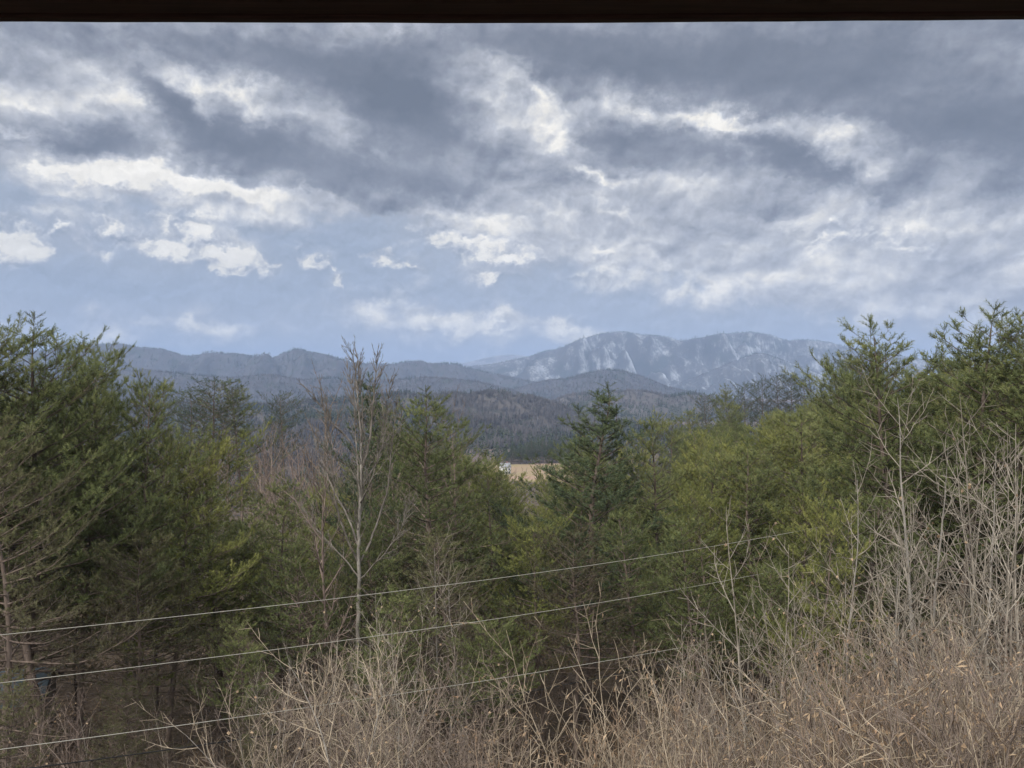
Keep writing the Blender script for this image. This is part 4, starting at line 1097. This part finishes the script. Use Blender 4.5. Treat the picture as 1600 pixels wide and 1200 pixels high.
# ---------------------------------------------------------------- the house in the valley and the trees behind the field
def house(px, py_base, d, w, h, lab, rot=.35, wing=False):
    x = at(px, d); gz = float(ground_z(x, d))
    e = bpy.data.objects.new('house', None); COL.objects.link(e); e.location = (x, d, gz); e.rotation_euler = (0, 0, rot)
    tag(e, lab, 'house')
    mw = plain('white_clapboard', (.62, .62, .61, 1)); mr = plain('grey_shingle', (.30, .31, .33, 1)); mg = plain('dark_window_glass', (.05, .06, .08, 1), .2)
    V, Fq = boxv(-w/2, w/2, -w*.4, w*.4, -1, h)
    link('wall', mesh_np('wall', V, [Fq], mw), e)
    r_ = h*.42; o = .35
    V = np.array([(-w/2-o, -w*.4-o, h-.15), (w/2+o, -w*.4-o, h-.15), (w/2+o, w*.4+o, h-.15), (-w/2-o, w*.4+o, h-.15), (-w/2-o, 0, h+r_), (w/2+o, 0, h+r_),
                  (-w/2-o, -w*.4-o, h+.05), (w/2+o, -w*.4-o, h+.05), (w/2+o, w*.4+o, h+.05), (-w/2-o, w*.4+o, h+.05), (-w/2-o, 0, h+r_+.2), (w/2+o, 0, h+r_+.2)])
    link('roof', mesh_np('roof', V, [np.array([(6, 7, 11, 10), (8, 9, 10, 11), (0, 4, 5, 1), (2, 5, 4, 3), (0, 1, 7, 6), (2, 3, 9, 8), (1, 5, 11, 7), (5, 2, 8, 11), (0, 6, 10, 4), (4, 10, 9, 3)])], mr), e)
    V = np.array([(-w/2, -w*.4, h), (-w/2, w*.4, h), (-w/2, 0, h+r_), (w/2, -w*.4, h), (w/2, w*.4, h), (w/2, 0, h+r_)])
    link('gable', mesh_np('gable', V, [np.array([(0, 2, 1), (3, 4, 5)])], mw), e)
    for fx in (-.32, 0, .32):
        for fz in (.25, .68):
            V, Fq = boxv(fx*w-.45, fx*w+.45, -w*.4-.05, -w*.4+.1, fz*h-.5, fz*h+.6)
            link('window', mesh_np('window', V, [Fq], mg), e)
    V, Fq = boxv(w*.2, w*.2+.7, .3, 1.0, h, h+r_+1.0)
    link('chimney', mesh_np('chimney', V, [Fq], plain('brick_red', (.25, .12, .09, 1))), e)
house(789, 735, 480, 6.0, 4.8, 'white two storey house half hidden by the green pine beside the tan field')
# hedge row of dark trees on the far side of the field
k = 0
ORD = ['first', 'second', 'third', 'fourth', 'fifth', 'sixth', 'seventh', 'eighth', 'ninth', 'tenth', 'eleventh', 'twelfth', 'thirteenth']
for px, py in ((778, 710), (790, 703), (800, 698), (812, 696), (822, 691), (833, 687), (846, 684), (858, 689), (869, 686), (880, 693), (893, 690), (905, 696), (918, 700)):
    d = 572+rp.uniform(-3, 6); x = at(px, d); gz = float(ground_z(x, d))
    o = place_pine(PK['cone'], x, d, max(8, zof(py, d)-gz+2), rp.uniform(0, 6.28), 1.5, ORD[k]+' from the left of the dark trees behind the tan field', 'dark trees behind the field')
    o.location.z -= 2; k += 1
for i in range(12):
    px = 778+i*12; d = 584+rp.uniform(0, 8); x = at(px, d); gz = float(ground_z(x, d))
    place_pine(PK['cone'], x, d, 15+rp.uniform(-3, 3), rp.uniform(0, 6.28), 1.5, 'one of the dark trees standing behind the front row at the tan field', 'second row of dark trees behind the field').location.z -= 2
for i in range(9):
    px = 796+i*9+rp.uniform(-3, 3); d = rp.uniform(440, 500); x = at(px, d)
    place_bare(BK['fine2'], x, d, rp.uniform(4, 8), rp.uniform(0, 6.28), ORD[i]+' from the left of the small leafless trees on the tan field', 'leafless trees on the field', wide=1.6)

# a small shed glimpsed through the trunks at the left edge
def shed(px, py, d):
    x = at(px, d); gz = float(ground_z(x, d))
    e = bpy.data.objects.new('shed', None); COL.objects.link(e); e.location = (x, d, gz); e.rotation_euler = (0, 0, .3)
    tag(e, 'grey blue metal roofed shed glimpsed through the trunks at the lower left edge', 'shed')
    h = zof(py, d)-gz
    V, Fq = boxv(-1.6, 1.6, -1.2, 1.2, -.3, h-.5)
    link('wall', mesh_np('wall', V, [Fq], plain('shed_boards', (.16, .14, .12, 1))), e)
    V = np.array([(x_, y_, z_+dz) for dz in (0, .05) for x_ in (-1.8, 1.8) for y_, z_ in ((-1.5, h-.75), (0, h), (1.5, h-.75))])
    Fq = [np.array([(0, 3, 4, 1), (1, 4, 5, 2), (6, 7, 10, 9), (7, 8, 11, 10), (0, 6, 9, 3), (2, 5, 11, 8)]), np.array([(0, 1, 7), (0, 7, 6), (1, 2, 8), (1, 8, 7), (3, 10, 4), (3, 9, 10), (4, 11, 5), (4, 10, 11)])]
    link('roof', mesh_np('roof', V, Fq, plain('blue_grey_metal', (.13, .17, .20, 1), .6)), e)
    V, Fq = boxv(-.4, .4, -1.23, -1.17, 0, 1.5)
    link('door', mesh_np('door', V, [Fq], plain('shed_door', (.10, .09, .08, 1))), e)
shed(-8, 1052, 27)

# ---------------------------------------------------------------- haze
def haze():
    V = [(x, y, z) for x in (-9500, 9500) for y in (-300, 9500) for z in (-76, 395)]
    Fc = [(0, 1, 3, 2), (4, 6, 7, 5), (0, 4, 5, 1), (2, 3, 7, 6), (0, 2, 6, 4), (1, 5, 7, 3)]
    m = bpy.data.materials.new('haze_air'); m.use_nodes = True; n = m.node_tree; n.nodes.clear()
    pv = n.nodes.new('ShaderNodeVolumePrincipled')
    pv.inputs['Color'].default_value = (.40, .54, .80, 1)
    pv.inputs['Density'].default_value = HAZE_DENSITY
    pv.inputs['Anisotropy'].default_value = 0.0
    o = n.nodes.new('ShaderNodeOutputMaterial'); n.links.new(pv.outputs[0], o.inputs['Volume'])
    h = link('haze', mesh_np('haze', V, [np.array(Fc)], m))
    tag(h, 'thin blue haze in the air between the viewer and the mountains', 'haze', kind='stuff')
HAZE_DENSITY = 1.7e-4
haze()
